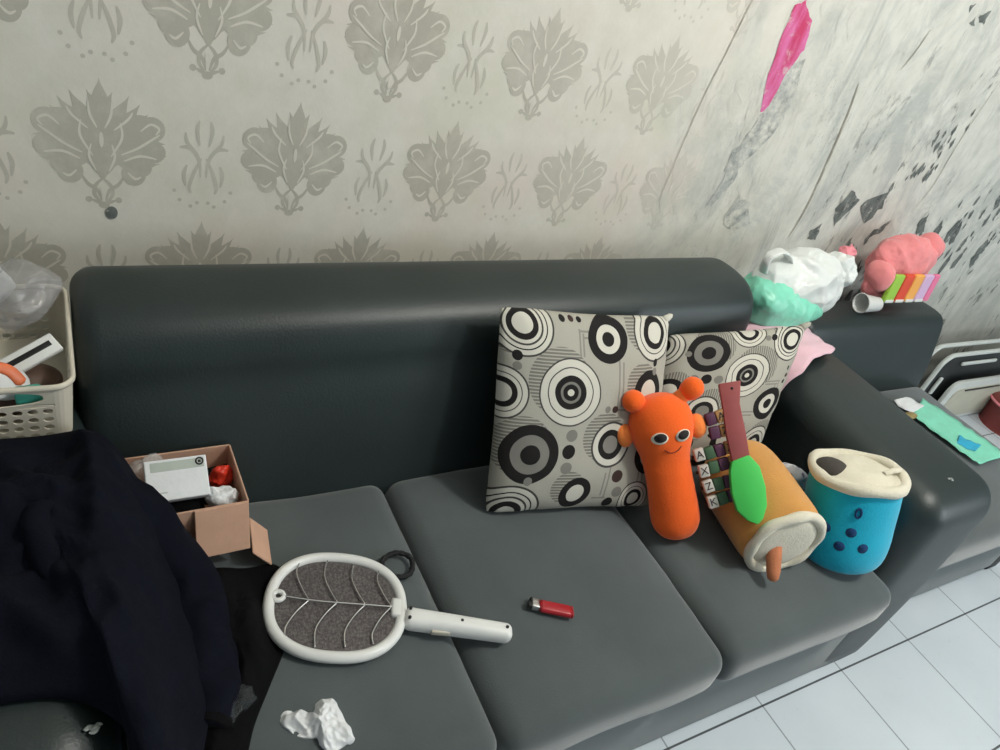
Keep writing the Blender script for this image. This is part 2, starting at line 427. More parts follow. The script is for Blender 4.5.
def prism(bm, pts, h, m=None, z0=0.0, bev=0):
    """polygon (x,y) extruded along z"""
    t = bmesh.new(); vs = [t.verts.new((x, y, z0)) for x, y in pts]; fc = t.faces.new(vs)
    r = bmesh.ops.extrude_face_region(t, geom=[fc])
    for v in r['geom']:
        if isinstance(v, bmesh.types.BMVert): v.co.z += h
    if bev:
        bmesh.ops.recalc_face_normals(t, faces=t.faces)
        bmesh.ops.bevel(t, geom=[e for e in t.edges if len(e.link_faces) == 2 and e.calc_face_angle(0) > .5], offset=bev, segments=2, profile=.5, affect='EDGES')
    if m is not None: t.transform(m)
    me = bpy.data.meshes.new('tmp'); t.to_mesh(me); t.free(); bm.from_mesh(me); bpy.data.meshes.remove(me)
def nz(p, s, seed=0): return noise.noise(Vector((p[0] * s + seed * 7.3, p[1] * s - seed * 3.1, (p[2] if len(p) > 2 else 0) * s + seed)))
def crumple(amp, s, seed=0, amp2=0, s2=30):
    def f(p):
        d = Vector((nz(p, s, seed), nz(p, s, seed + 11), nz(p, s, seed + 23))) * amp
        if amp2: d += Vector((nz(p, s2, seed + 5), nz(p, s2, seed + 15), nz(p, s2, seed + 25))) * amp2
        return p + d
    return f
def creased(amp, s, seed=0):
    def f(p):
        d = p.normalized() if p.length > 1e-6 else Vector((0, 0, 1)); h = 0; a = 1; q = s
        for o_ in range(4):
            h += a * (.55 - abs(nz(p, q, seed + o_)) * 2.2); a *= .42; q *= 1.9
        w_ = Vector((nz(p, s * .8, seed + 31), nz(p, s * .8, seed + 41), nz(p, s * .8, seed + 51)))
        return p + d * h * amp + w_ * amp * .8
    return f
def ridge(p, s, seed=0): return 1 - abs(nz(p, s, seed)) * 2
def text_mesh(name, txt, size, m, parent, mw, depth=.0006):
    cu = bpy.data.curves.new(name, 'FONT'); cu.body = txt; cu.size = size; cu.extrude = depth; cu.align_x = 'CENTER'; cu.align_y = 'CENTER'
    t = bpy.data.objects.new(name + '_tmp', cu); COL.objects.link(t)
    bpy.context.view_layer.update(); dg = bpy.context.evaluated_depsgraph_get()
    me = bpy.data.meshes.new_from_object(t.evaluated_get(dg)); bpy.data.objects.remove(t); bpy.data.curves.remove(cu)
    me.materials.clear(); me.materials.append(M[m]); o = bpy.data.objects.new(name, me); COL.objects.link(o)
    o.parent = parent; o.matrix_local = mw; return o

# ------------------------------------------------------------------ the setting
def build_wall():
    bm = bmesh.new()
    def face(pts, y, mi):
        a = sum(p[0] * q[1] - q[0] * p[1] for p, q in zip(pts, pts[1:] + pts[:1]))
        if a < 0: pts = pts[::-1]
        f = bm.faces.new([bm.verts.new((x, y, z)) for x, z in pts]); f.material_index = mi
    face([(-4.5, 0), (5.5, 0), (5.5, 2.75), (-4.5, 2.75)], 0, 0)
    layer = [0]
    def emit(pts, mi, base, cx, cz, s, mir=False, kx=.86):
        layer[0] = (layer[0] + 1) % 60
        face([(cx + (-x if mir else x) * s * kx, cz + z * s) for x, z in pts], -base - layer[0] * 6e-6, mi)
    def ell(cx, cz, rx, rz, rot=0, n=22, bumps=0, ba=0.0):
        c, s = math.cos(rot), math.sin(rot); out = []
        for k in range(n):
            a = 2 * PI * k / n; q = 1 + ba * math.cos(bumps * a); x, z = rx * q * math.cos(a), rz * q * math.sin(a)
            out.append((cx + x * c - z * s, cz + x * s + z * c))
        return out
    def leaf(x0, z0, x1, z1, w, bend=0.0, n=9):
        a, b = Vector((x0, z0)), Vector((x1, z1)); d = b - a; nn = Vector((-d.y, d.x)).normalized(); L, Rr = [], []
        for k in range(n + 1):
            t = k / n; ww = w * math.sin(PI * min(1, t * .92 + .08)) ** .8 * (1 - t ** 3) ; c = a + d * t + nn * bend * math.sin(PI * t)
            L.append(tuple(c + nn * ww / 2)); Rr.append(tuple(c - nn * ww / 2))
        return L + Rr[::-1][1:]
    def stroke(pts, w, n=6):
        P = [Vector((p[0], p[1])) for p in (q.to_2d() for q in catmull([(x, z, 0) for x, z in pts], n))]; L, Rr = [], []
        for i, p in enumerate(P):
            d = P[min(i + 1, len(P) - 1)] - P[max(i - 1, 0)]; nn = Vector((-d.y, d.x)).normalized(); t = i / (len(P) - 1)
            ww = w * (.35 + .65 * math.sin(PI * t)); L.append(tuple(p + nn * ww / 2)); Rr.append(tuple(p - nn * ww / 2))
        return L + Rr[::-1]
    half = [ell(.70, 1.38, .30, .16, -.25), ell(.80, 1.34, .22, .2), leaf(.2, .98, 1.03, 1.12, .34, .08), leaf(.25, .9, 1.05, .93, .34, -.02), ell(.78, .98, .25, .19), leaf(.2, .8, .95, .80, .22, -.06), ell(.50, .60, .20, .2, .3), ell(.60, .72, .2, .17),
            leaf(.05, 1.15, .62, 1.72, .30, -.05), leaf(.0, 1.2, .45, 1.83, .28, -.04), leaf(.10, 1.1, .75, 1.58, .30, -.04), ell(.22, 1.12, .26, .36, -.3), leaf(.0, .55, .4, 1.2, .26, .03), leaf(.12, .7, .6, 1.2, .26, .05), leaf(.0, 1.35, .2, 1.86, .2, .02)]
    mid = [leaf(0, 1.42, 0, 2.04, .30), ell(0, 1.15, .16, .45), ell(0, .68, .085, .2)]
    stems = [[(.34, .55), (.24, .40), (.10, .30), (.03, .12)], [(.0, .50), (.12, .38), (.14, .22), (.02, .07)]]
    gaps = [[(.14, .86), (.32, 1.16), (.30, 1.40)], [(.30, .90), (.56, 1.02), (.80, 1.18), (.93, 1.27)], [(.34, .80), (.60, .90), (.88, .87)], [(.06, 1.3), (.16, 1.5), (.18, 1.7)], [(.2, 1.28), (.42, 1.46), (.5, 1.58)], [(.62, 1.30), (.78, 1.42), (.92, 1.36), (.86, 1.26)], [(.40, .62), (.52, .52), (.62, .56)], [(.10, .62), (.20, .85), (.16, 1.05)]]
    def motif(cx, cz, s):
        for p in half:
            emit(p, 1, .0003, cx, cz, s); emit(p, 1, .0003, cx, cz, s, True)
        for p in mid: emit(p, 1, .0003, cx, cz, s)
        for st in stems:
            q = stroke(st, .065); emit(q, 1, .0003, cx, cz, s); emit(q, 1, .0003, cx, cz, s, True)
        for p in (ell(.24, .14, .055, .05), leaf(0, .06, .26, .16, .06)):
            emit(p, 1, .0003, cx, cz, s); emit(p, 1, .0003, cx, cz, s, True)
        emit(ell(0, .05, .09, .06), 1, .0003, cx, cz, s)
        for g in gaps:
            q = stroke(g, .042); emit(q, 3, .0008, cx, cz, s); emit(q, 3, .0008, cx, cz, s, True)
        emit(ell(0, 1.12, .035, .12), 3, .0008, cx, cz, s); emit(ell(0, .3, .05, .08), 3, .0008, cx, cz, s)
    spray = [[(.06, .35), (.12, .75), (.36, 1.05), (.40, 1.25)], [(.05, .75), (.2, .45), (.3, .15), (.26, .0)], [(.12, .8), (.3, .95), (.52, .95)], [(.38, .15), (.42, .40), (.36, .6)], [(.1, 1.0), (.16, 1.3), (.12, 1.5)]]
    def small(cx, cz, s):
        for st in spray:
            q = stroke(st, .085); emit(q, 2, .0003, cx, cz, s); emit(q, 2, .0003, cx, cz, s, True)
        for x, z in ((.12, -.2), (.26, -.28), (.5, -.15), (.62, .05)):
            emit(ell(x, z, .045, .04, 0, 10), 2, .0003, cx, cz, s); emit(ell(x, z, .045, .04, 0, 10), 2, .0003, cx, cz, s, True)
    P, s = .312, .1075
    for r in range(-3, 5):
        zr = .750 + .238 * r; off = .5 * (r % 2)
        for k in range(-4, 6):
            x = -.394 + (k + off) * P
            if x > 1.2 or zr + .22 > 2.7 or zr < .02: continue
            motif(x, zr, s); small(x + P / 2, zr + .035, s * .82)
    # where the paper came off: magenta paint, scuffs, dark peeled patches and a long crack
    depth = [-.0012]
    def patch(pts, mi, y=None):
        depth[0] -= 5e-6; face(list(pts), depth[0], mi)
    def rough(pts, n=4, amp=.006, seed=0):
        out = []
        for i, (a, b) in enumerate(zip(pts, pts[1:] + pts[:1])):
            for j in range(n):
                t = j / n; x = a[0] + (b[0] - a[0]) * t; z = a[1] + (b[1] - a[1]) * t
                out.append((x + amp * nz((x, z, 1), 60, seed), z + amp * nz((x, z, 5), 60, seed)))
        return out
    patch(rough([(1.014, 1.332), (1.041, 1.309), (1.064, 1.298), (1.084, 1.234), (1.067, 1.193), (1.060, 1.133), (1.058, 1.085), (1.036, 1.081), (1.006, 1.165), (.988, 1.264), (.99, 1.314)]), 4)
    patch(rough([(1.07, 1.20), (1.10, 1.22), (1.13, 1.13), (1.12, 1.03), (1.08, .97), (1.045, .91), (1.01, .93), (1.03, 1.02), (1.05, 1.09)], 5, .012), 5)
    patch(rough([(1.0, .98), (1.04, 1.0), (1.06, .9), (1.03, .84), (1.0, .82), (1.02, .9)], 5, .012, 3), 5)
    patch(rough([(1.1, .86), (1.16, .84), (1.2, .78), (1.14, .76), (1.09, .78)], 5, .012, 4), 5)
    for q in ([(1.562, .904), (1.626, .876), (1.601, .832), (1.575, .786), (1.533, .845)], [(1.741, .909), (1.759, .857), (1.715, .8), (1.643, .857), (1.659, .88)],
              [(1.513, .793), (1.524, .739), (1.48, .74), (1.475, .771)], [(1.849, .82), (1.832, .771), (1.775, .748), (1.785, .782)], [(2.027, .84), (2.076, .779), (2.027, .777), (2.002, .82)],
              [(1.7, 1.426), (1.713, 1.391), (1.683, 1.394), (1.669, 1.413)], [(1.626, 1.434), (1.616, 1.408), (1.61, 1.427)], [(1.655, 1.405), (1.67, 1.38), (1.645, 1.385)]):
        patch(rough(q, 4, .010, 2), 6)
    g = random.Random(3)
    for i in range(95):
        x = 1.62 + g.random() * 1.1; z = .50 + (x - 1.6) * .36 + (g.random() - .45) * .34
        if z < .4: continue
        h = .012 + g.random() ** 2 * .045; w = h * (.25 + .3 * g.random()); sl = .15 - .6 * g.random()
        patch(rough([(x, z + h), (x + w, z + h * .4 ), (x + w * .8 - sl * h, z - h * .7), (x - sl * h, z - h), (x - w * .7, z - h * .1)], 3, h * .25, i), 6)
    for i in range(22):
        x = 1.72 + g.random() * .22; z = .93 + g.random() * .2 + (x - 1.8) * .5; h = .008 + g.random() * .02; w = h * .4
        patch(rough([(x, z + h), (x + w, z), (x + .2 * h, z - h), (x - w, z - .2 * h)], 3, h * .25, i + 50), 6)
    def line(pts, w, mi):
        depth[0] -= 5e-6; face(stroke(pts, w), depth[0] - .0004, mi)
    line([(1.338, 1.19), (1.362, 1.105), (1.385, .975), (1.401, .844), (1.395, .744)], .0075, 7)
    line([(.862, 1.40), (.855, 1.304), (.845, 1.19), (.833, 1.075), (.83, .82)], .0025, 7)
    line([(1.95, 1.30), (1.94, 1.1), (1.951, .95), (1.93, .86)], .003, 7)
    line([(1.501, 1.348), (1.49, 1.29), (1.472, 1.242)], .004, 7)
    face(ell(-.383, .742, .009, .012), -.0022, 6)
    return raw('wall_back', bm, None, None, False, ['wall', 'print', 'printfaint', 'printgap', 'pinkpaint', 'greystain', 'flake', 'crack'])
w = build_wall(); w['kind'] = 'structure'
bm = bmesh.new(); box(bm, (.5, -2.0, -.05), (10, 4.2, .1)); o = obj('floor', bm, 'floor', smooth=False); o['kind'] = 'structure'
M['ceil'] = mat('white_ceiling_paint', rgb(222, 220, 212), .9, .03, 4)
bm = bmesh.new(); box(bm, (.5, -2.0, 2.80), (10, 4.2, .1)); o = obj('ceiling', bm, 'ceil', smooth=False); o['kind'] = 'structure'

# ------------------------------------------------------------------ three seat sofa
def loft_x(bm, prof, x0, x1, r, ends=5, mids=10, f=None):
    """closed profile (y,z) swept along x, its ends rounded by r"""
    P = [Vector((0, y, z)) for y, z in prof]; n = len(P); N = []
    area = sum(P[i].y * P[(i + 1) % n].z - P[(i + 1) % n].y * P[i].z for i in range(n)); sg = 1 if area > 0 else -1
    for i in range(n):
        t = P[(i + 1) % n] - P[i - 1]; N.append(Vector((0, t.z, -t.y)).normalized() * sg)
    st = [(x0 + r * (1 - math.sin(k / ends * PI / 2)), r * (1 - math.cos(k / ends * PI / 2))) for k in range(ends, -1, -1)]
    st = [(x0 + r - r * math.cos(a), r - r * math.sin(a)) for a in (k / ends * PI / 2 for k in range(ends + 1))]
    secs = st + [(x0 + r + (x1 - x0 - 2 * r) * k / mids, 0) for k in range(1, mids)] + [(x1 - (x - x0), d) for x, d in reversed(st)]
    rings = []
    for x, d in secs:
        rg = []
        for p, nn in zip(P, N):
            q = p - nn * d; q.x = x
            rg.append(bm.verts.new(f(q) if f else q))
        rings.append(rg)
    for A, B in zip(rings, rings[1:]):
        for k in range(n): bm.faces.new((A[k], A[(k + 1) % n], B[(k + 1) % n], B[k]))
    bm.faces.new(rings[0]); bm.faces.new(rings[-1])
def prof_smooth(pts, n=4): return [(v.y, v.z) for v in catmull([(0, y, z) for y, z in pts], n, True)]

sofa = thing('three_seat_sofa', 'long dark green leatherette sofa with three grey fabric seat cushions against the patterned wall', 'sofa', loc=(.28, -.5, 0))
def put(o, par):                         # world-space mesh under a parent Empty at a plain location
    o.parent = par; o.location = -par.location; return o
back = prof_smooth([(-.405, .34), (-.385, .45), (-.352, .57), (-.330, .63), (-.322, .675), (-.302, .716), (-.262, .741), (-.205, .747), (-.15, .740), (-.115, .712), (-.10, .65), (-.10, .5), (-.10, .30), (-.20, .28), (-.34, .28)])
bm = bmesh.new(); loft_x(bm, back, -.456, .975, .035, 6, 14, lambda p: p + Vector((0, 0, .024 * (p.x - .3) * max(0, min(1, (p.z - .45) / .2))))); put(obj('backrest', bm, 'leather'), sofa)
bm = bmesh.new(); rbox(bm, (.348, -.4965, .150), (1.606, .803, .292), .012, (10, 4, 3)); put(obj('base', bm, 'seatbase'), sofa)
for x0, x1 in ((-.432, .038), (.041, .509), (.512, 1.026)):
    bm = bmesh.new(); sd = x0 * 10
    def dent(p, sd=sd):
        if p.z > .37: p.z += .006 * nz(p, 5, sd) + .0018 * nz(p, 22, sd)
        p.y += .004 * nz(p, 7, sd + 3) if p.y < -.85 else 0
        return p
    rbox(bm, ((x0 + x1) / 2, -.662, .346), (x1 - x0, .555, .108), .034, (12, 12, 3), (.003, .005, .012), 5, dent)
    put(obj('seat_cushion', bm, 'seat'), sofa)
def arm(name, x0, x1, y0, y1, zt):
    bm = bmesh.new(); cx = (x0 + x1) / 2
    def g(p):
        p.z += .003 * nz(p, 6, x0)
        p.z = max(p.z, .004)
        return p
    rbox(bm, (cx, (y0 + y1) / 2, zt / 2 - .045), (x1 - x0, y1 - y0, zt + .09), .066, (4, 10, 8), (0.004, .012, .018), 7, g)
    return put(obj(name, bm, 'leather'), sofa)
arm('armrest', 1.030, 1.328, -.893, -.13, .592); arm('armrest', -.742, -.445, -.893, -.13, .592)
# a small cluster of pale grey flecks near the front of each arm
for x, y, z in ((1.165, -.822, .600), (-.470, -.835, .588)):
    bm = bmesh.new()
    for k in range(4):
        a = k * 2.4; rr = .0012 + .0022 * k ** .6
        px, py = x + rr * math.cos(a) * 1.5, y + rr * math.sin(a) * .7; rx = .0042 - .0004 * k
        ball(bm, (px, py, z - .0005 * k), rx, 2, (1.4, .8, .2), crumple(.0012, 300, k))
    put(obj('pale_patch', bm, 'palespot'), sofa)

# ------------------------------------------------------------------ armless seat beside the sofa
ac = thing('armless_sofa_section', 'low dark armless sofa section with grey seat beyond the right arm of the long sofa', 'sofa', loc=(1.69, -.5, 0))
ab = prof_smooth([(-.315, .24), (-.31, .40), (-.285, .50), (-.262, .575), (-.235, .603), (-.18, .607), (-.135, .60), (-.115, .57), (-.11, .45), (-.11, .24), (-.2, .22)])
bm = bmesh.new(); loft_x(bm, ab, 1.33, 2.045, .03, 5, 8); put(obj('backrest', bm, 'leather'), ac)
bm = bmesh.new(); rbox(bm, (1.69, -.50, .135), (.74, .66, .25), .02, (6, 5, 3)); put(obj('base', bm, 'seatbase'), ac)
bm = bmesh.new(); rbox(bm, (1.685, -.585, .305), (.705, .57, .125), .035, (8, 8, 3), (0, .004, .006), 5); put(obj('seat_cushion', bm, 'seat'), ac)
bm = bmesh.new(); rbox(bm, (2.075, -.79, .05), (.07, .08, .10), .01, (2, 2, 2)); put(obj('foot', bm, 'footblack'), ac)

# ------------------------------------------------------------------ cushions with printed circles
def cushion(name, TL, TR, BR, BL, T, m, label, seed, group, curl=0.0):
    TL, TR, BR, BL = map(Vector, (TL, TR, BR, BL)); c = (TL + TR + BR + BL) / 4
    nrm = (BR - BL).cross(TL - BL).normalized()
    bm = bmesh.new(); uvl = bm.loops.layers.uv.new('UVMap'); n = 30; G = {}
    def warp(i): return -.75 * math.cos(PI * i / n) + .25 * (2 * i / n - 1)
    for side in (1, -1):
        for i in range(n + 1):
            for j in range(n + 1):
                edge = i in (0, n) or j in (0, n)
                if edge and side == -1: G[(side, i, j)] = G[(1, i, j)]; continue
                u, v = warp(i), warp(j)
                pu, pv = u * (1 - .055 * (1 - v * v)), v * (1 - .055 * (1 - u * u))
                kc = 1 - .045 * abs(u * v) ** 5; a, b = (pu * kc + 1) / 2, (pv * kc + 1) / 2
                p = (BL * (1 - a) + BR * a) * (1 - b) + (TL * (1 - a) + TR * a) * b
                h = (max(0, 1 - abs(u) ** 2.6) * max(0, 1 - abs(v) ** 2.6)) ** .55
                p = p + nrm * (side * T * h * (1 + .18 * nz((u, v, side), 1.6, seed)))
                rad = math.hypot(abs(u) - 1, abs(v) - 1)
                wr = .007 * nz((u * 2.0, v * .8, seed), 3.2, seed) * (1 - min(1, rad)) + .004 * nz((u + v, (u - v) * .3, 0), 6, seed)
                p = p + nrm * wr * (1 if side > 0 else .4) + nrm * curl * abs(u * v) ** 3 
                G[(side, i, j)] = bm.verts.new(p - c)
    for side in (1, -1):
        for i in range(n):
            for j in range(n):
                ks = [(i, j), (i + 1, j), (i + 1, j + 1), (i, j + 1)]
                if side < 0: ks.reverse()
                f = bm.faces.new([G[(side, a, b)] for a, b in ks])
                for lp, (a, b) in zip(f.loops, ks): lp[uvl].uv = ((warp(a) + 1) / 2, (warp(b) + 1) / 2)
    t = thing(name, label, 'cushion', loc=tuple(c), group=group)
    raw('cover', bm, m, t)
    bm = bmesh.new()                                   # a twist of cloth at the top right corner
    d = ((TR - c).normalized() + (TR - TL).normalized() * .4).normalized(); q = c + (TR - c) * .955
    tube(bm, [q - c - d * .016, q - c - d * .004, q - c + d * .008, q - c + d * .014], [.010, .008, .006, .002], 8)
    obj('corner_tuft', bm, m, t)
    return t
cushion('throw_cushion', (.202, -.350, .772), (.645, -.352, .734), (.566, -.600, .410), (.188, -.532, .408), .062, 'cush1',
        'square circle-print cushion standing upright left of the orange plush toy', 2, 'circle-print cushions')
cushion('throw_cushion', (.695, -.322, .660), (1.052, -.404, .730), (.905, -.555, .43), (.60, -.475, .42), .055, 'cush2',
        'tilted circle-print cushion leaning in the corner of the right sofa arm', 5, 'circle-print cushions')

# ------------------------------------------------------------------ pale pink cloth over the back of the right arm
bm = bmesh.new()
path = catmull([(1.262, 0, .612), (1.20, 0, .626), (1.12, 0, .628), (1.06, 0, .618), (1.022, 0, .59), (1.010, 0, .53)], 5); NP = len(path); g = []
for i, p in enumerate(path):
    t = i / (NP - 1); y0 = -.235 - .03 * t; y1 = -.385 - .075 * min(1, t * 1.6)
    row = []
    for j in range(15):
        s = j / 14; y = y0 + (y1 - y0) * s
        w_ = .010 * nz((p.x, y, p.z), 14, 4) + .006 * math.sin(y * 70 + p.x * 20)
        q = Vector((p.x - .006 - abs(w_) * t * .6, y + .008 * nz((p.x, 3, y), 12), p.z + .004 + abs(w_) * (1 - .6 * t)))
        row.append(bm.verts.new(q - Vector((1.1, -.35, .6))))
    g.append(row)
for A, B in zip(g, g[1:]):
    for k in range(14): bm.faces.new((A[k], A[k + 1], B[k + 1], B[k]))
o = obj('draped_cloth', bm, 'pinkcloth'); o.location = (1.1, -.35, .6)
md = o.modifiers.new('thick', 'SOLIDIFY'); md.thickness = .003; md.offset = 1
tag(o, 'pale pink cloth draped over the rear of the right sofa arm behind a cushion', 'cloth')

# ------------------------------------------------------------------ mosquito racket
rk = thing('mosquito_racket', 'white electric mosquito racket lying flat across the seat cushions', 'racket', frame((-.136, -.656, .424), (.932, -.362, .0), (0, .02, 1)))
def superell(a, b, e, n=72, sx=0):
    out = []
    for k in range(n):
        t = 2 * PI * k / n; c, s = math.cos(t), math.sin(t)
        out.append(Vector((a * abs(c) ** (2 / e) * (1 if c >= 0 else -1), b * abs(s) ** (2 / e) * (1 if s >= 0 else -1), 0)))
    return out
bm = bmesh.new(); tube(bm, superell(.101, .0905, 2.35), .0088, 12, True, False, 1.0, (0, 0, 1)); obj('rim', bm, 'white', rk)
n = NT('fine_steel_mesh'); co = n.coord('Object'); sep = n.node('ShaderNodeSeparateXYZ'); n.link(co, sep.inputs[0])
gx = n.math('LESS_THAN', n.math('FRACT', n.math('MULTIPLY', sep.outputs[0], 420)), .5); gy = n.math('LESS_THAN', n.math('FRACT', n.math('MULTIPLY', sep.outputs[1], 420)), .5)
sp = n.noise(co, 240, 3, .6)
n.base(n.ramp(sp, [(.4, rgb(92, 86, 88)), (.62, rgb(124, 119, 120))])); n.bsdf.inputs['Metallic'].default_value = .55; n.bsdf.inputs['Roughness'].default_value = .42
n.link(n.math('ADD', .62, n.math('MULTIPLY', n.math('MAXIMUM', gx, gy), .3)), n.bsdf.inputs['Alpha'])
M['steelmesh'] = n.m
bm = bmesh.new(); pts = superell(.096, .0855, 2.35, 64)
prism(bm, [(p.x, p.y) for p in pts], .002, None, -.001); obj('wire_mesh', bm, 'steelmesh', rk, False)
bm = bmesh.new()
tube(bm, catmull([(-.085, .004, .006), (-.03, -.001, .007), (.03, -.001, .007), (.088, 0, .006)], 6), .0016, 6)
for x in (-.055, -.012, .031, .072):
    tube(bm, catmull([(x + .012, 0, .006), (x - .002, .024, .006), (x - .012, .05, .006), (x - .010, .082 - abs(x) * .2, .005)], 6), .0013, 6)
    tube(bm, catmull([(x + .012, 0, .006), (x - .004, -.022, .006), (x - .016, -.05, .006), (x - .014, -.082 + abs(x) * .2, .005)], 6), .0015, 6)
obj('leaf_guard', bm, 'chrome', rk)
bm = bmesh.new(); tube(bm, [(-.089 + .008 * math.cos(a), .008 * math.sin(a) + .004, .0045) for a in (k * PI / 8 for k in range(16))], .004, 8, True, False); obj('rim_eyelet', bm, 'white', rk)
bm = bmesh.new(); bevbox(bm, (.0925, 0, .001), (.018, .034, .016), .005, 3); obj('rim_bridge', bm, 'white', rk)
H = Matrix.Rotation(-.09, 4, 'Z')
def hp(x, y): return H @ Vector((x, y, 0))
bm = bmesh.new()
def hshape(p):
    t = (p.x - .105) / .18; w_ = 1.0 - .18 * max(0, min(1, t)); p.y *= w_
    return H @ p
rbox(bm, (.193, -.006, .001), (.176, .035, .028), .012, (12, 4, 2), (0, 0, .002), 5, hshape); obj('handle', bm, 'white', rk)
bm = bmesh.new(); bevbox(bm, hp(.165, -.0215), (.030, .006, .010), .002, 2, None); obj('switch', bm, 'offwhite', rk)
for x, y in ((.113, .003), (.113, -.014), (.196, -.005), (.270, -.004)):
    bm = bmesh.new(); q = hp(x, y); lathe(bm, [(0, .0145), (.0024, .0145), (.0026, .0176), (.0012, .0182), (0, .0176)], 12); o = obj('screw', bm, 'black', rk); o.location = (q.x, q.y, 0)

# ------------------------------------------------------------------ hair tie, lighter, tissue
bm = bmesh.new()
tube(bm, [(.0265 * math.cos(a) * (1 + .05 * math.sin(3 * a)), .025 * math.sin(a), .0045 + .0012 * math.sin(2 * a)) for a in (k * 2 * PI / 48 for k in range(48))], [.0046 + .0006 * math.sin(k * 1.9) for k in range(48)], 8, True, False)
o = obj('hair_tie', bm, 'darkhair'); o.location = (-.012, -.602, .409); tag(o, 'black elastic hair tie on the seat above the racket rim', 'hair tie')

lg = thing('cigarette_lighter', 'red plastic cigarette lighter lying on the middle seat cushion', 'lighter', frame((.210, -.757, .4185), (.87, -.49, 0), (.1, .1, 1)))
bm = bmesh.new(); rbox(bm, (.008, 0, 0), (.058, .024, .012), .0055, (6, 3, 2), (0, 0, 0), 4); obj('body', bm, 'red', lg)
bm = bmesh.new(); rbox(bm, (-.028, .001, .0), (.015, .021, .0115), .003, (3, 3, 2)); obj('metal_hood', bm, 'chrome', lg)
bm = bmesh.new(); rbox(bm, (-.037, -.003, .0), (.009, .012, .010), .002, (2, 2, 2)); obj('thumb_button', bm, 'black', lg)
bm = bmesh.new(); tube(bm, [(-.034, .009, -.003), (-.034, .009, .003)], .0045, 14); obj('spark_wheel', bm, 'black', lg)
bm = bmesh.new(); rbox(bm, (.0375, 0, 0), (.004, .0215, .0105), .002, (2, 2, 2)); obj('base_cap', bm, 'red', lg)

bm = bmesh.new()
def tz(x, y, t):
    return .012 + .013 * ridge((x, y, 0), 26, 3) * (1 - t ** 3) + .006 * ridge((x + .3, y, 0), 60, 1) + .003 * ridge((x, y + .2, 0), 120, 2) - .007 * t
sheet(bm, [(-.046, .012), (-.040, .026), (-.018, .024), (-.005, .014), (.004, .030), (.026, .032), (.036, .008), (.046, -.030), (.030, -.036), (.012, -.042), (.0, -.030), (-.004, -.018), (-.024, -.012)], (.004, .0), 22, tz, .004, per=10)
o = obj('crumpled_tissue', bm, 'paperwhite'); o.matrix_world = frame((-.212, -.822, .402), (1, -.1, 0), (0, 0, 1)); md = o.modifiers.new('s', 'SUBSURF'); md.levels = md.render_levels = 1
tag(o, 'crumpled white tissue on the left seat cushion near the front edge', 'tissue')

# ------------------------------------------------------------------ orange plush toy (plain generic stand-in)
A, Bh = Vector((.560, -.657, .455)), Vector((.526, -.552, .603)); L = (Bh - A).length
pl = thing('plush_toy', 'bright orange peanut-shaped plush toy with two knobs and two ears leaning on the upright cushion', 'plush toy', frame(A, Bh - A, (-.62, -.55, .9)) @ Matrix.Scale(.96, 4))
bm = bmesh.new()
prof = [(0, -.052), (.020, -.049), (.036, -.040), (.047, -.022), (.0515, 0), (.0505, .04), (.048, .08), (.0475, .115), (.052, .140), (.061, .165), (.0665, .190), (.066, .213), (.058, .236), (.042, .253), (.022, .262), (0, .264)]
prof = [(p.x, p.z) for p in catmull([(r, 0, z) for r, z in prof], 3)]; prof[0] = (0, prof[0][1]); prof[-1] = (0, prof[-1][1])
def pf(p):
    q = Vector((p.z, p.y, p.x * .86)); s = nz(q, 16, 9) * .0025; return q * (1 + 0) + Vector((0, s, s))
lathe(bm, prof, 40, pf); obj('body', bm, 'orange', pl)
for y, kx, ky in ((.030, .262, .050), (-.036, .264, -.074)):
    bm = bmesh.new(); base = Vector((.240, y, .0)); tip = Vector((kx, ky, .012)); d = tip - base
    tube(bm, [base - d * .1, base + d * .4, base + d * .8], [.017, .0155, .0165], 14); st = obj('horn_stalk', bm, 'orange2', pl)
    bm = bmesh.new(); dn = d.normalized(); tube(bm, [tip + dn * q for q in (-.024, -.021, -.012, 0, .011, .019, .0225)], [.010, .017, .0215, .0235, .021, .0125, .004], 18); obj('horn_knob', bm, 'orange', pl)
for y, x in ((.078, .192), (-.074, .180)):
    bm = bmesh.new(); ball(bm, (x, y, -.002), .0235, 3, (1.1, .85, .7), crumple(.002, 30)); obj('ear', bm, 'orange2', pl)
def onhead(x, y, off=.0):                     # front of the head above (x, y)
    r = next((r0 + (r1 - r0) * (x - z0) / (z1 - z0) for (r0, z0), (r1, z1) in zip(prof, prof[1:]) if z0 <= x <= z1 and z1 > z0), .06)
    return Vector((x, y, .86 * math.sqrt(max(1e-6, r * r - y * y)) + off))
def facedisc(bm, x, y, rx, ry, off, n=20):
    c = bm.verts.new(onhead(x, y, off + .0012)); ring = [bm.verts.new(onhead(x + rx * math.cos(a), y + ry * math.sin(a), off)) for a in (2 * PI * k / n for k in range(n))]
    low = [bm.verts.new(v.co - Vector((0, 0, .003))) for v in ring]
    for k in range(n):
        bm.faces.new((c, ring[k], ring[(k + 1) % n])); bm.faces.new((ring[k], low[k], low[(k + 1) % n], ring[(k + 1) % n]))
for y, x in ((.018, .186), (-.030, .182)):
    bm = bmesh.new(); facedisc(bm, x, y, .0125, .0165, .0018); e = obj('eye', bm, 'eyewhite', pl)
    bm = bmesh.new(); facedisc(bm, x + .0015, y - .001, .0095, .0125, .0034); obj('pupil', bm, 'eyeblack', e)
bm = bmesh.new(); tube(bm, [onhead(.150 + .010 * abs(t) ** 2, -.006 + .018 * t, .0008) for t in (-1, -.6, -.2, .2, .6, 1)], .0011, 6); obj('mouth', bm, 'stitch', pl)

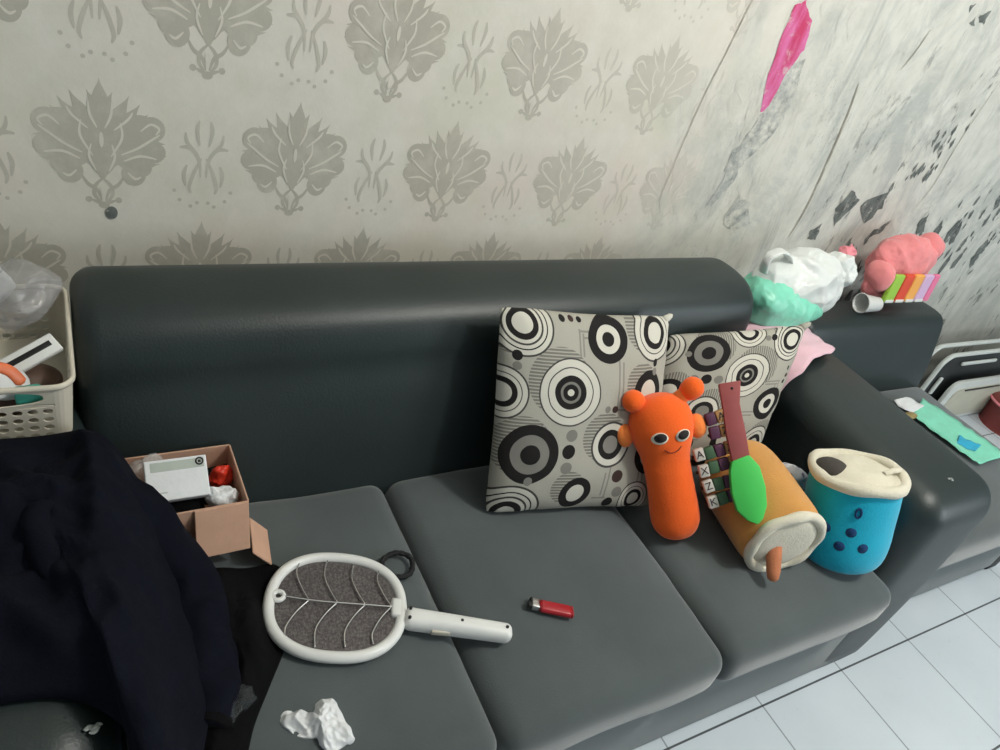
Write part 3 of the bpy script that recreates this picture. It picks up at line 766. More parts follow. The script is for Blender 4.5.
# ------------------------------------------------------------------ strip of letter blocks
sx, sy = Vector((.649, -.617, .591)) - Vector((.593, -.600, .559)), Vector((.621, -.608, .576)) - Vector((.635, -.679, .505))
ls = thing('letter_block_strip', 'strip of coloured letter blocks in rungs between orange plush toy and green toy paddle', 'toy', frame((.620, -.660, .563), sx, sx.cross(sy)))
letters = {1: 'KZXAKR', 2: 'YKSXZA'}
colw, rowh = .0205, .0325
for r in range(6):
    y = (r - 1.5) * rowh * .98
    cols = (0, 1, 2, 3) if r < 4 else (2, 3)
    bm = bmesh.new(); tube(bm, [(-.045 if r < 4 else -.002, y - .002, -.004), (.042, y - .002, -.004)], .0035, 8); rg = obj('rung', bm, 'black', ls)
    for c in cols:
        x = (c - 1.5) * colw; key = ('tilewhite', 'tilegreen', 'tilepurple', 'tileyellow')[c]
        rot = Matrix.Translation((x, y + .002 * math.sin(r * 3 + c), .002)) @ Matrix.Rotation(.08 * math.sin(r * 2.1 + c * 1.3), 4, 'Z')
        bm = bmesh.new(); bevbox(bm, (0, 0, 0), (.0192, .0245, .014), .002, 2); b = obj('letter_block', bm, key, ls); b.matrix_local = rot
        if c in (0, 3):
            text_mesh('letter', letters[1 if c == 0 else 2][r], .021, 'letterdark', b, Matrix.Translation((0, 0, .0072)))

# ------------------------------------------------------------------ toy paddle: green blade, dusty red handle
tp, bt = Vector((.642, -.556, .700)), Vector((.645, -.735, .556)); ax_ = (bt - tp); 
pd = thing('toy_paddle', 'foam toy paddle with bright green pointed blade and dusty red handle propped on tan plush', 'toy', frame(tp, ax_, (-.62, -.35, .7)))
Lp = ax_.length
bm = bmesh.new(); prism(bm, [(-.004, .030), (-.006, -.012), (.03, -.014), (.09, -.020), (.152, -.021), (.152, .012), (.10, .016), (.04, .018)], .020, None, -.010, .002)
h = sharp(obj('handle', bm, 'shovelbrown', pd))
bm = bmesh.new(); prism(bm, [(.140, .012), (.146, -.022), (.165, -.030), (.205, -.036), (.240, -.034), (.262, -.018), (.272, -.002), (.262, .010), (.240, .022), (.205, .028), (.165, .026)], .026, None, -.013, .003)
sharp(obj('blade', bm, 'shovelgreen', pd))
bm = bmesh.new(); ball(bm, (.008, .010, .0105), .003, 1, (1, 1, .3)); obj('handle_hole', bm, 'black', pd)

# ------------------------------------------------------------------ tan cylinder plush lying down
P0, P1 = Vector((.762, -.612, .488)), Vector((.722, -.797, .484)); ax_ = P1 - P0; Lb = ax_.length
bp = thing('cup_plush', 'tan cylinder plush lying on its side with a cream fleece end and brown stub', 'plush toy', frame(P0 - ax_.normalized() * .02, (0, 0, 1), ax_)); Lb += .02
def squash(seed, amp=.004):
    def f(p):
        k = 1 + amp * 10 * nz(p, 7, seed) * .5
        return Vector((p.x * k, p.y * k, p.z))
    return f
def smooth_prof(pr, n=3):
    q = [(max(0, p.x), p.z) for p in catmull([(r, 0, z) for r, z in pr], n)]; q[0] = (0, q[0][1]); q[-1] = (0, q[-1][1]); return q
bm = bmesh.new(); lathe(bm, smooth_prof([(0, -.022), (.04, -.020), (.070, -.010), (.084, .012), (.089, .06), (.0895, .12), (.088, .18), (.083, Lb - .012), (.074, Lb - .004), (.04, Lb - .003), (0, Lb - .003)]), 44, squash(3)); obj('cup_body', bm, 'tan', bp)
bm = bmesh.new(); lathe(bm, smooth_prof([(0, Lb + .010), (.03, Lb + .010), (.058, Lb + .008), (.068, Lb + .003), (.072, Lb - .002)] + [(.04, Lb - .004), (0, Lb - .004)]), 40); obj('end_panel', bm, 'cream', bp)
bm = bmesh.new(); tube(bm, [(.0765 * math.cos(a), .0765 * math.sin(a), Lb + .001 + .002 * math.sin(5 * a)) for a in (k * 2 * PI / 56 for k in range(56))], [.0105 + .001 * math.sin(k * .9) for k in range(56)], 10, True, False); obj('end_rim', bm, 'cream', bp)
def stub(bm, a, d, r, Ls, seed):
    d = d.normalized(); tube(bm, [a - d * .01, a + d * Ls * .3, a + d * Ls * .7, a + d * Ls * .93, a + d * Ls], [r * 1.05, r, r * .95, r * .75, r * .3], 16, f=crumple(.0015, 40, seed))
bm = bmesh.new(); a0 = Vector((-.014, .020, Lb + .004)); stub(bm, a0, bp.matrix_world.to_3x3().inverted() @ Vector((-.30, -.66, -.62)), .0145, .062, 2); obj('straw_stub', bm, 'nub', bp)

# ------------------------------------------------------------------ turquoise cup plush standing by the arm
zc = Vector((-.215, .345, .91)).normalized(); base = Vector((.929, -.810, .426)); Hc = .182
bl = thing('cup_plush', 'turquoise cup-shaped plush with cream lid and dark dots standing beside the right arm', 'plush toy', frame(base, (1, -.25, .15), zc))
bm = bmesh.new()
def cupf(p):
    a = math.atan2(p.y, p.x); fold = .009 * math.sin(6 * p.z / .158 * 3 + 2 * a) * max(0, math.sin(a * 1.5 + 1)) * math.exp(-((p.z - .12) / .04) ** 2)
    k = 1 + fold / .09 + .03 * nz(p, 9, 4); return Vector((p.x * k, p.y * k, p.z))
cp = smooth_prof([(0, -.022), (.045, -.021), (.074, -.016), (.088, .004), (.092, .04), (.091, .08), (.091, .13), (.089, Hc - .012), (.085, Hc - .004), (.05, Hc), (0, Hc)])
lathe(bm, cp, 56, cupf); obj('cup_body', bm, 'teal', bl)
bm = bmesh.new(); lathe(bm, smooth_prof([(0, Hc + .018), (.03, Hc + .017), (.055, Hc + .012), (.070, Hc + .006), (.085, Hc + .005), (.086, Hc - .004), (.05, Hc - .006), (0, Hc - .006)]), 48, lambda p: p + Vector((0, 0, .004 * nz(p, 26, 8)))); obj('lid', bm, 'cream', bl)
bm = bmesh.new(); tube(bm, [(.0875 * math.cos(a), .0875 * math.sin(a), Hc + .002 + .003 * math.sin(3 * a + 1)) for a in (k * 2 * PI / 60 for k in range(60))], [.0118 + .0012 * math.sin(k * .7) for k in range(60)], 10, True, False); obj('lid_rim', bm, 'cream', bl)
bm = bmesh.new(); tube(bm, catmull([(.030, -.035, Hc + .014), (.052, -.034, Hc + .020), (.072, -.028, Hc + .016), (.080, -.018, Hc + .010)], 5), .006, 10, f=None); obj('lid_fold', bm, 'cream', bl)
bl_inv = bl.matrix_world.inverted()
camp = Vector((-.463, -1.278, 1.397)); cdir = (bl_inv @ camp); cang = math.atan2(cdir.y, cdir.x)          # side that faces the room
la = cang - 1.15
bm = bmesh.new(); c = Vector((.056 * math.cos(la), .056 * math.sin(la), Hc + .006)); ball(bm, c, .030, 3, (1.1, 1.1, .62), crumple(.003, 30, 3)); obj('straw_stub', bm, 'darkstraw', bl)
def oncup(da, z, off):
    r = next((r0 + (r1 - r0) * (z - z0) / (z1 - z0) for (r0, z0), (r1, z1) in zip(cp, cp[1:]) if z0 <= z <= z1 and z1 > z0), .09)
    p = cupf(Vector((r * math.cos(cang + da), r * math.sin(cang + da), z))); return p + Vector((math.cos(cang + da), math.sin(cang + da), 0)) * off
for da, z in ((-.34, .086), (.02, .056), (.18, .092), (.50, .060)):
    bm = bmesh.new(); n_ = 18; cc = bm.verts.new(oncup(da, z, .0008)); ring = [bm.verts.new(oncup(da + .115 * math.cos(a), z + .0108 * math.sin(a), .0004)) for a in (2 * PI * k / n_ for k in range(n_))]
    low = [bm.verts.new(oncup(da + .115 * math.cos(a), z + .0108 * math.sin(a), -.003)) for a in (2 * PI * k / n_ for k in range(n_))]
    for k in range(n_): bm.faces.new((cc, ring[k], ring[(k + 1) % n_])); bm.faces.new((ring[k], low[k], low[(k + 1) % n_], ring[(k + 1) % n_]))
    obj('dot', bm, 'tealdark', bl)
bm = bmesh.new(); tube(bm, [oncup(.22 + .055 * math.cos(a), .138 + .010 * math.sin(a), .0015) for a in (2 * PI * k / 20 for k in range(20))], .0024, 6, True, False); obj('embroidered_ring', bm, 'tealdark', bl)

# white patterned scrap of cloth behind the tan plush
M['pattern'] = None
n = NT('floral_white_cloth'); co = n.coord('Object'); v = n.node('ShaderNodeTexVoronoi'); v.inputs['Scale'].default_value = 60; n.link(co, v.inputs['Vector'])
n.base(n.ramp(v.outputs['Distance'], [(.22, rgb(120, 110, 140)), (.36, rgb(214, 212, 218))])); n.bsdf.inputs['Roughness'].default_value = .9; M['pattern'] = n.m
bm = bmesh.new(); ball(bm, (0, 0, 0), .05, 4, (1.1, .7, .75), crumple(.016, 16, 6, .006, 40)); o = obj('cloth_bundle', bm, 'pattern'); o.matrix_world = frame((.925, -.63, .462), (.8, -.5, 0), (0, 0, 1))
tag(o, 'small bunched white floral cloth between the tan plush and the turquoise cup plush', 'cloth')

# ------------------------------------------------------------------ storage basket on the left arm
bk = thing('storage_basket', 'cream perforated plastic basket full of odds and ends on the left sofa arm', 'basket', loc=(-.63, -.296, .608))
WX, WY, HZ, TAP = .335, .244, .094, .005
def corner_pts(wx, wy, r, n=6):
    out = []
    for cx, cy, a0 in ((wx / 2 - r, wy / 2 - r, 0), (-wx / 2 + r, wy / 2 - r, PI / 2), (-wx / 2 + r, -wy / 2 + r, PI), (wx / 2 - r, -wy / 2 + r, 1.5 * PI)):
        for k in range(n + 1): a = a0 + k / n * PI / 2; out.append((cx + r * math.cos(a), cy + r * math.sin(a)))
    return out
def perforated(bm, width, put_, slot):
    """side wall in (s along, z up) with real holes: rows of small ovals and one long slot"""
    cols = int(width / .0165); cw = width / cols; rows = [(.002, .0165), (.0165, .031), (.031, .0455), (.0455, .060)]
    cache = {}
    def V(s, z):
        k = (round(s, 5), round(z, 5))
        if k not in cache: cache[k] = bm.verts.new(put_(s, z))
        return cache[k]
    def ringcell(s0, s1, z0, z1, rx, rz, e=2.0, n=16):
        cx, cz = (s0 + s1) / 2, (z0 + z1) / 2; o_, i_ = [], []
        for k in range(n):
            a = 2 * PI * k / n + PI / n * 0; c_, s_ = math.cos(a), math.sin(a)
            i_.append(V(cx + rx * abs(c_) ** (2 / e) * (1 if c_ >= 0 else -1), cz + rz * abs(s_) ** (2 / e) * (1 if s_ >= 0 else -1)))
            m_ = max(abs(c_), abs(s_)); o_.append(V(cx + (s1 - s0) / 2 * c_ / m_, cz + (z1 - z0) / 2 * s_ / m_))
        for k in range(n): bm.faces.new((o_[k], o_[(k + 1) % n], i_[(k + 1) % n], i_[k]))
    for z0, z1 in rows:
        for c in range(cols): ringcell(-width / 2 + c * cw, -width / 2 + (c + 1) * cw, z0, z1, cw * .35, (z1 - z0) * .33)
    if slot:
        s0 = -slot / 2 - .012; s1 = -s0
        ringcell(s0, s1, .060, HZ, slot / 2, .0128, 3.2, 32)
        for a, b in ((-width / 2, s0), (s1, width / 2)): bm.faces.new((V(a, .060), V(b, .060), V(b, HZ), V(a, HZ)))
    else: bm.faces.new((V(-width / 2, .060), V(width / 2, .060), V(width / 2, HZ), V(-width / 2, HZ)))
bm = bmesh.new(); rc = .022
def tp_(z): return TAP * (1 - z / HZ)
perforated(bm, WX - 2 * rc, lambda s, z: (s, -WY / 2 + tp_(z), z), .268)
perforated(bm, WX - 2 * rc, lambda s, z: (s, WY / 2 - tp_(z), z), .235)
perforated(bm, WY - 2 * rc, lambda s, z: (WX / 2 - tp_(z), s, z), 0)
perforated(bm, WY - 2 * rc, lambda s, z: (-WX / 2 + tp_(z), s, z), 0)
for sx_, sy_ in ((1, 1), (-1, 1), (-1, -1), (1, -1)):
    cols = []
    for k in range(7):
        a = k / 6 * PI / 2; col_ = []
        for z in (0.002, .06, HZ):
            t = tp_(z); col_.append(bm.verts.new((sx_ * (WX / 2 - rc - 0 + (rc - t) * math.cos(a)), sy_ * (WY / 2 - rc + (rc - t) * math.sin(a)), z)))
        cols.append(col_)
    for a_, b_ in zip(cols, cols[1:]):
        for q in range(2): bm.faces.new((a_[q], b_[q], b_[q + 1], a_[q + 1]))
bt_ = [bm.verts.new((x, y, .002)) for x, y in corner_pts(WX - 2 * TAP, WY - 2 * TAP, rc - TAP)]; bm.faces.new(bt_)
o = obj('basket_body', bm, 'offwhite', bk, False); md = o.modifiers.new('t', 'SOLIDIFY'); md.thickness = .0022; md.offset = 0
bm = bmesh.new(); tube(bm, [(x, y, HZ) for x, y in corner_pts(WX + .002, WY + .002, rc + .001)], .0036, 8, True, False, 1.3, (0, 0, 1)); obj('basket_rim', bm, 'offwhite', bk)

def lump(name, label, cat, m, loc, r, scl, amp, s, seed, rot=0, sub=4, amp2=0, s2=30, tilt=0):
    bm = bmesh.new(); ball(bm, (0, 0, 0), r, sub, scl, (creased if sub > 4 else crumple)(amp, s, seed, *(() if sub > 4 else (amp2, s2)))); o = obj(name, bm, m)
    o.matrix_world = Matrix.Translation(loc) @ Matrix.Rotation(rot, 4, 'Z') @ Matrix.Rotation(tilt, 4, 'X'); return tag(o, label, cat)
lump('plastic_bag', 'cloudy grey clear plastic bag bulging out of the basket at its back', 'plastic bag', 'greyfilm', (-.522, -.225, .722), .050, (1.1, 1.0, .9), .012, 15, 3, 0, 5)
lump('tissue_pack', 'white crumpled film pack standing at the left back of the basket', 'pack', 'paperwhite', (-.566, -.185, .715), .043, (.9, .7, 1.05), .011, 16, 8, .3, 5)
t = thing('device_case', 'slim white case with a black stripe leaning inside the basket', 'case', frame((-.510, -.338, .694), (.83, .40, .30), (-.25, -.55, .8)))
bm = bmesh.new(); bevbox(bm, (0, 0, 0), (.078, .030, .010), .003, 3); obj('case_shell', bm, 'white', t)
bm = bmesh.new(); bevbox(bm, (-.002, .001, .0052), (.066, .008, .0015), .0006, 2); obj('dark_stripe', bm, 'black', t)
lump('coin_purse', 'small brown rounded purse in the front right corner of the basket', 'purse', 'brown', (-.532, -.345, .646), .050, (1.25, .78, .62), .004, 24, 4, .4)
t = thing('snack_packet', 'white packet with an orange curved band at the front of the basket', 'packet', frame((-.548, -.372, .680), (1, .05, -.25), (0, -.5, .85)))
bm = bmesh.new(); ball(bm, (0, 0, 0), .034, 3, (1.1, .75, .35), crumple(.004, 22, 5)); obj('packet_body', bm, 'paperwhite', t)
bm = bmesh.new(); tube(bm, catmull([(-.034, .004, .007), (-.015, .016, .0115), (.010, .014, .012), (.028, -.003, .008)], 5), [.004] + [.008] * 14 + [.003], 10, False, True, .35, (0, 0, 1)); obj('orange_band', bm, 'orangepack', t)
bm = bmesh.new(); lathe(bm, [(0, 0), (.012, 0), (.0135, .002), (.0135, .026), (.012, .03), (0, .031)], 24); o = obj('bottle_cap', bm, 'tealcap'); o.location = (-.528, -.398, .674)
o.rotation_euler = (0, 1.5, .05); tag(o, 'teal plastic cap showing through the basket handle slot', 'cap')
lump('film_wrapper', 'loose clear wrapper lying low in the basket behind the handle slot', 'wrapper', 'clearfilm', (-.585, -.355, .665), .034, (1.2, .7, .55), .007, 30, 6, 0, 5)

# ------------------------------------------------------------------ cardboard box on the seat
cb = thing('cardboard_box', 'open brown cardboard box with a hanging flap on the left seat behind the dark clothes', 'box', loc=(-.325, -.442, .404))
cb.rotation_euler = (0, 0, .03)
bw, bd, bh, th = .158, .128, .118, .003
for nm, c, s, m in (('back_panel', (0, bd / 2, bh / 2), (bw, th, bh), 'cardboard'), ('front_panel', (0, -bd / 2, bh / 2), (bw, th, bh), 'cardboard'), ('side_panel', (bw / 2, 0, bh / 2), (th, bd, bh), 'cardboard'),
                    ('side_panel', (-bw / 2, 0, bh / 2), (th, bd, bh), 'cardboard'), ('bottom_panel', (0, 0, th / 2), (bw, bd, th), 'cardboard_in')):
    bm = bmesh.new(); bevbox(bm, c, s, .0009, 1); obj(nm, bm, m, cb, False)
bm = bmesh.new(); bevbox(bm, (0, 0, 0), (.078, .003, .078), .0009, 1); f1 = obj('front_flap', bm, 'cardboard', cb, False); f1.location = (.040, -bd / 2 - .018, bh - .036); f1.rotation_euler = (-.42, 0, 0)
bm = bmesh.new(); bevbox(bm, (0, 0, 0), (.046, .072, .003), .0009, 1); f2 = obj('side_flap', bm, 'cardboard', cb, False); f2.location = (bw / 2 + .022, -bd / 2 - .012, .030); f2.rotation_euler = (0, .85, -.15)
cx = thing('paper_carton', 'small white printed carton lying tilted on top of the cardboard box', 'carton', frame((-.338, -.452, .535), (1, -.02, .03), (0, -.55, .84)))
bm = bmesh.new(); bevbox(bm, (0, 0, 0), (.086, .062, .022), .0015, 2); obj('carton_body', bm, 'paperwhite', cx, False)
bm = bmesh.new(); bevbox(bm, (.002, .020, .0112), (.074, .014, .0006), .0002, 1); obj('printed_band', bm, 'cartonprint', cx, False)
bm = bmesh.new(); tube(bm, [(.033 + .005 * math.cos(a), .022 + .005 * math.sin(a), .0116) for a in (2 * PI * k / 16 for k in range(16))], .0014, 6, True, False); bevbox(bm, (.033, .022, .0116), (.004, .004, .001), .0003, 1); obj('round_mark', bm, 'black', cx)
for k, (x, wd) in enumerate(((-.030, .016), (-.026, .022))):
    bm = bmesh.new(); bevbox(bm, (x, -.024 + .005 * k, .0112), (wd, .0018, .0006), .0001, 1); obj('print_line', bm, 'cartonprint', cx, False)
t = lump('red_wrapper', 'red wrapper standing inside the right end of the cardboard box', 'wrapper', 'redpack', (-.265, -.415, .488), .022, (.75, .6, 1.0), .006, 40, 9, 0, 5)
lump('clear_bag', 'knotted clear plastic bag with white inside at the front right of the cardboard box', 'plastic bag', 'paperwhite', (-.277, -.472, .503), .023, (1.0, .85, .75), .006, 40, 10, 0, 5)
lump('black_pouch', 'black pouch under the white carton inside the cardboard box', 'pouch', 'blackcloth', (-.335, -.475, .480), .038, (1.0, .7, .75), .008, 20, 12)
lump('film_bag', 'wrinkled clear film bag tucked behind the white carton', 'plastic bag', 'clearfilm', (-.378, -.42, .532), .028, (.9, .6, .9), .007, 34, 13, 0, 5)

# ------------------------------------------------------------------ dark clothes on the left
def sm(a, b, x):
    t = max(0.0, min(1.0, (x - a) / (b - a))); return t * t * (3 - 2 * t)
def jz(x, y, t):
    s = .614 + (.455 - .614) * sm(-.45, -.325, x) + (.414 - .455) * sm(-.33, -.27, x)
    s -= .03 * sm(-.78, -.86, y) * (1 - sm(-.45, -.40, x))
    q = (x, y, 0); e = (1 - t ** 4)
    f = .034 * ridge((x * 1.6 + y * .5, y * .55, 0), 9, 2) + .014 * ridge((x, y, 0), 24, 6) + .005 * nz(q, 70, 4)
    return s + .006 + e * (.018 + f)
jk = thing('jacket', 'dark navy jacket draped over the left sofa arm and spilling onto the seat', 'jacket', loc=(-.5, -.6, .41))
bm = bmesh.new()
sheet(bm, [(-.735, -.425), (-.60, -.418), (-.475, -.416), (-.425, -.418), (-.385, -.452), (-.352, -.50), (-.325, -.545), (-.315, -.62), (-.325, -.70), (-.345, -.79), (-.38, -.89), (-.415, -.93), (-.438, -.87), (-.447, -.835), (-.50, -.800), (-.60, -.790), (-.735, -.785)], (-.50, -.60), 26, jz, .012)
j = obj('body', bm, 'jacket', jk); j.location = -jk.location; md = j.modifiers.new('s', 'SUBSURF'); md.levels = md.render_levels = 1
bm = bmesh.new()
P = catmull([(-.485, -.470, .596), (-.440, -.515, .580), (-.385, -.560, .525), (-.350, -.605, .478), (-.338, -.69, .456), (-.348, -.76, .448), (-.360, -.80, .444)], 8)
def slf(p): return p + Vector((.010 * nz(p, 18, 3), .008 * nz(p, 22, 5), .012 * ridge(p, 20, 8) - .006))
tube(bm, P, [.012 + .040 * sm(0, .15, i / (len(P) - 1)) - .012 * (i / (len(P) - 1)) for i in range(len(P))], 22, f=slf); j = obj('sleeve', bm, 'jacket', jk); j.location = -jk.location
bm = bmesh.new(); tube(bm, P[-4:], .043, 22, f=slf); j = obj('sleeve_cuff', bm, 'blackcloth', jk); j.location = -jk.location
bm = bmesh.new()
C1 = catmull([(-.50, -.50, .640), (-.505, -.57, .655), (-.50, -.64, .655), (-.490, -.70, .640)], 6)
tube(bm, C1, [.006 + .012 * math.sin(PI * i / (len(C1) - 1)) for i in range(len(C1))], 10, f=slf); j = obj('collar_fold', bm, 'jacket', jk); j.location = -jk.location
def bz(x, y, t):
    e = 1 - t ** 3
    e *= sm(-.232, -.275, x)
    return .4155 + .002 * (1 - t) + e * (.022 + .026 * ridge((x, y * .7, 0), 15, 21) + .010 * ridge((x, y, 0), 36, 25)) + .018 * e * sm(-.27, -.36, x)
bm = bmesh.new(); sheet(bm, [(-.37, -.525), (-.30, -.532), (-.25, -.545), (-.205, -.548), (-.192, -.585), (-.204, -.645), (-.222, -.695), (-.262, -.757), (-.290, -.80), (-.322, -.865), (-.37, -.90), (-.40, -.85), (-.395, -.65)], (-.30, -.69), 18, bz, .012)
o = obj('black_garment', bm, 'blackcloth'); md = o.modifiers.new('s', 'SUBSURF'); md.levels = md.render_levels = 1
me = o.data; me.transform(Matrix.Translation((.30, .69, -.41))); o.location = (-.30, -.69, .41)
tag(o, 'black bunched garment on the left seat beside the racket head', 'clothing')
lump('film_scrap', 'crinkled clear film scrap on the black garment near the front edge', 'wrapper', 'faintfilm', (-.325, -.778, .452), .034, (1.0, .8, .45), .008, 34, 33, .3, 5)
bm = bmesh.new(); tube(bm, [(0, -.022, 0), (0, -.018, .0), (0, .02, 0), (0, .024, 0)], [.003, .0055, .0055, .004], 12); o = obj('blue_pen', bm, 'bluepen'); o.location = (-.405, -.800, .478); o.rotation_euler = (.15, 0, .25)
tag(o, 'blue plastic pen end poking out of the navy jacket at the front', 'pen')

# ------------------------------------------------------------------ things along the back of the armless section
pb = thing('shopping_bag', 'white and mint plastic shopping bag beside the right end of the long sofa back', 'bag', loc=(1.215, -.212, .612))
def bagf(seed):
    c_ = crumple(.020, 8, seed, .006, 34)
    def f(p):
        q = c_(p); q.z = max(q.z, .004) if p.z < .05 else q.z; return q
    return f
bm = bmesh.new(); ball(bm, (.01, 0, .098), .1, 6, (1.66, .86, 1.0), creased(.013, 9, 3)); 
for v in bm.verts:
    if v.co.z < .006: v.co.z = .006 + .003 * nz(v.co, 40, 2)
obj('bag_body', bm, 'bagwhite', pb)
bm = bmesh.new(); ball(bm, (-.045, -.016, .056), .1, 6, (1.42, .88, .60), creased(.010, 9, 7))
for v in bm.verts:
    if v.co.z < .003: v.co.z = .003 + .003 * nz(v.co, 40, 2)
    if v.co.x < -.03: v.co.z += .22 * (-.03 - v.co.x) * (1 if v.co.z > .03 else 0)
obj('mint_panel', bm, 'mint', pb)
bm = bmesh.new(); P = catmull([(-.15, .0, .14), (-.165, .0, .175), (-.14, .0, .20), (-.10, .0, .195), (-.07, .0, .17)], 6)
tube(bm, P, [.016] * len(P), 10, flat=.3, f=crumple(.006, 30, 4)); obj('bag_handle', bm, 'bagwhite', pb)
bm = bmesh.new(); ball(bm, (.165, .01, .135), .05, 5, (1, .8, 1.1), creased(.012, 26, 9)); obj('bag_knot', bm, 'bagwhite', pb)
lump('pink_ball', 'small rose pink bundle on the top right of the white shopping bag', 'bundle', 'rosepink', (1.425, -.175, .795), .024, (1, .8, .8), .006, 44, 2, 0, 5)

pt = thing('pink_toy', 'coral pink plush with green red orange and lilac bars on the armless section back', 'plush toy', loc=(1.79, -.155, .612))
bm = bmesh.new(); ball(bm, (.01, .025, .130), .1, 6, (1.45, .62, .84), creased(.009, 12, 5)); obj('upper_body', bm, 'pinkbag', pt)
bm = bmesh.new(); ball(bm, (.0, .0, .07), .1, 4, (1.62, .42, .66), crumple(.010, 10, 8, .004, 30)); obj('lower_body', bm, 'pinkbag', pt)
bm = bmesh.new(); ball(bm, (-.125, -.01, .10), .045, 4, (1, .9, 1.05), crumple(.01, 18, 11)); obj('side_tuft', bm, 'pinkbag', pt)
bm = bmesh.new(); ball(bm, (.115, .03, .185), .045, 4, (1.05, .9, .9), crumple(.01, 18, 14)); obj('top_tuft', bm, 'pinkbag', pt)
for k, key in enumerate(('lime', 'barred', 'barorange', 'lilac', 'barpink')):
    bm = bmesh.new(); wdt = .050 if k < 4 else .030
    rbox(bm, (0, 0, 0), (wdt, .016, .092), .006, (3, 2, 4)); b = obj('colour_bar', bm, key, pt); b.location = (-.092 + .0535 * k - (.010 if k == 4 else 0), -.052, .080); b.rotation_euler = (-.12, 0, 0)
    if k < 4:
        bm = bmesh.new(); rbox(bm, (0, -.0075, -.040), (wdt * .82, .006, .010), .002, (2, 2, 2)); obj('bar_tip', bm, 'white', b)
rc_ = thing('paper_cup', 'white paper cup lying on its side left of the coral pink plush', 'cup', frame((1.588, -.205, .640), (0, 0, 1), (.95, -.12, .06)))
bm = bmesh.new(); lathe(bm, [(0, .072), (.020, .072), (.0215, .070), (.0285, .002), (.0300, .0), (.0300, -.002), (.0275, -.002), (.0265, .003), (.0195, .066), (0, .067)], 32); obj('cup_wall', bm, 'white', rc_)
bm = bmesh.new(); tube(bm, [(.0292 * math.cos(a), .0292 * math.sin(a), 0) for a in (2 * PI * k / 36 for k in range(36))], .0018, 8, True, False); obj('cup_lip', bm, 'white', rc_)

# mint wrapper lying on the armless seat
wp = thing('mint_wrapper', 'long mint green plastic wrapper lying on the armless grey seat', 'wrapper', loc=(1.86, -.53, .376))
def strip(bm, pts_l, pts_r, n, amp, seed, z=0.0):
    Lp_, Rp_ = catmull([(*p, 0) for p in pts_l], n), catmull([(*p, 0) for p in pts_r], n); g = []
    for i, (a, b) in enumerate(zip(Lp_, Rp_)):
        row = []
        for j in range(9):
            p = a.lerp(b, j / 8); p.z = z + .004 + amp * (ridge(p, 26, seed) * .5 + .5) + amp * .5 * nz(p, 60, seed); row.append(bm.verts.new(p))
        g.append(row)
    for A_, B_ in zip(g, g[1:]):
        for k in range(8): bm.faces.new((A_[k], A_[k + 1], B_[k + 1], B_[k]))
bm = bmesh.new(); strip(bm, [(-.095, .075), (-.090, .03), (-.086, -.05), (-.072, -.148)], [(.055, .138), (.075, .06), (.090, -.04), (.096, -.142)], 8, .008, 3)
o = obj('film', bm, 'mint', wp); md = o.modifiers.new('s', 'SOLIDIFY'); md.thickness = .0015
bm = bmesh.new(); strip(bm, [(-.055, -.060), (-.045, -.085), (-.03, -.105)], [(-.005, -.035), (.015, -.065), (.03, -.09)], 6, .008, 3, .003)
o = obj('blue_print', bm, 'bluebits', wp); md = o.modifiers.new('s', 'SOLIDIFY'); md.thickness = .0012
bm = bmesh.new(); ball(bm, (-.110, .075, .012), .028, 3, (1.1, .6, .35), crumple(.006, 30, 4)); obj('foil_end', bm, 'gold', wp)
bm = bmesh.new(); strip(bm, [(-.10, .145), (-.105, .11), (-.10, .08)], [(-.02, .150), (.0, .125), (.0, .10)], 6, .008, 8, .003); o = obj('folded_corner', bm, 'paperwhite', wp); md = o.modifiers.new('s', 'SOLIDIFY'); md.thickness = .0012

# ------------------------------------------------------------------ folded tables standing on edge right of the armless section
ft = thing('folding_table', 'folded table with double white tube frame and black top standing against the wall', 'folding table', loc=(2.9, -.15, 0))
def upath(xl, xr, zt, y, r, z0=.006):
    arc = [(xl + r - r * math.cos(a), y, zt - r + r * math.sin(a)) for a in (k * PI / 16 for k in range(9))]
    arc2 = [(xr - r + r * math.sin(a), y, zt - r + r * math.cos(a)) for a in (k * PI / 16 for k in range(9))]
    return [(xl, y, z0), (xl, y, (zt - r) * .5)] + arc + arc2 + [(xr, y, (zt - r) * .5), (xr, y, z0)]
def rel(pts, o_): return [Vector(p) - o_.location for p in pts]
bm = bmesh.new(); tube(bm, rel(upath(2.446, 3.40, .356, -.115, .055), ft), .0095, 12); obj('outer_leg_frame', bm, 'tubewhite', ft)
bm = bmesh.new(); tube(bm, rel(upath(2.503, 3.34, .332, -.150, .06), ft), .0095, 12); obj('inner_leg_frame', bm, 'tubewhite', ft)
def rpoly(x0, x1, z0, z1, r, n=6):
    out = []
    for cx_, cz_, a0 in ((x1 - r, z1 - r, 0), (x0 + r, z1 - r, PI / 2), (x0 + r, z0 + r, PI), (x1 - r, z0 + r, 1.5 * PI)):
        for k in range(n + 1): a = a0 + k / n * PI / 2; out.append((cx_ + r * math.cos(a), cz_ + r * math.sin(a)))
    return out
UP = Matrix(((1, 0, 0, 0), (0, 0, -1, 0), (0, 1, 0, 0), (0, 0, 0, 1)))        # x,y -> x,z ; thickness toward -y
bm = bmesh.new(); prism(bm, rpoly(2.512 - 2.9, 3.33 - 2.9, .012, .325, .055), .012, Matrix.Translation((0, 0, 0)) @ UP, -.004, .002); sharp(obj('table_top', bm, 'panelblack', ft))
bm = bmesh.new(); rbox(bm, ((2.622 + 2.90) / 2 - 2.9, -.016, .295), (.27, .012, .016), .006, (6, 2, 2)); obj('grip_bar', bm, 'tubewhite', ft)
bm = bmesh.new(); rbox(bm, (2.548 - 2.9, -.016, .19), (.022, .012, .085), .008, (2, 2, 4)); obj('latch_plate', bm, 'tubewhite', ft)
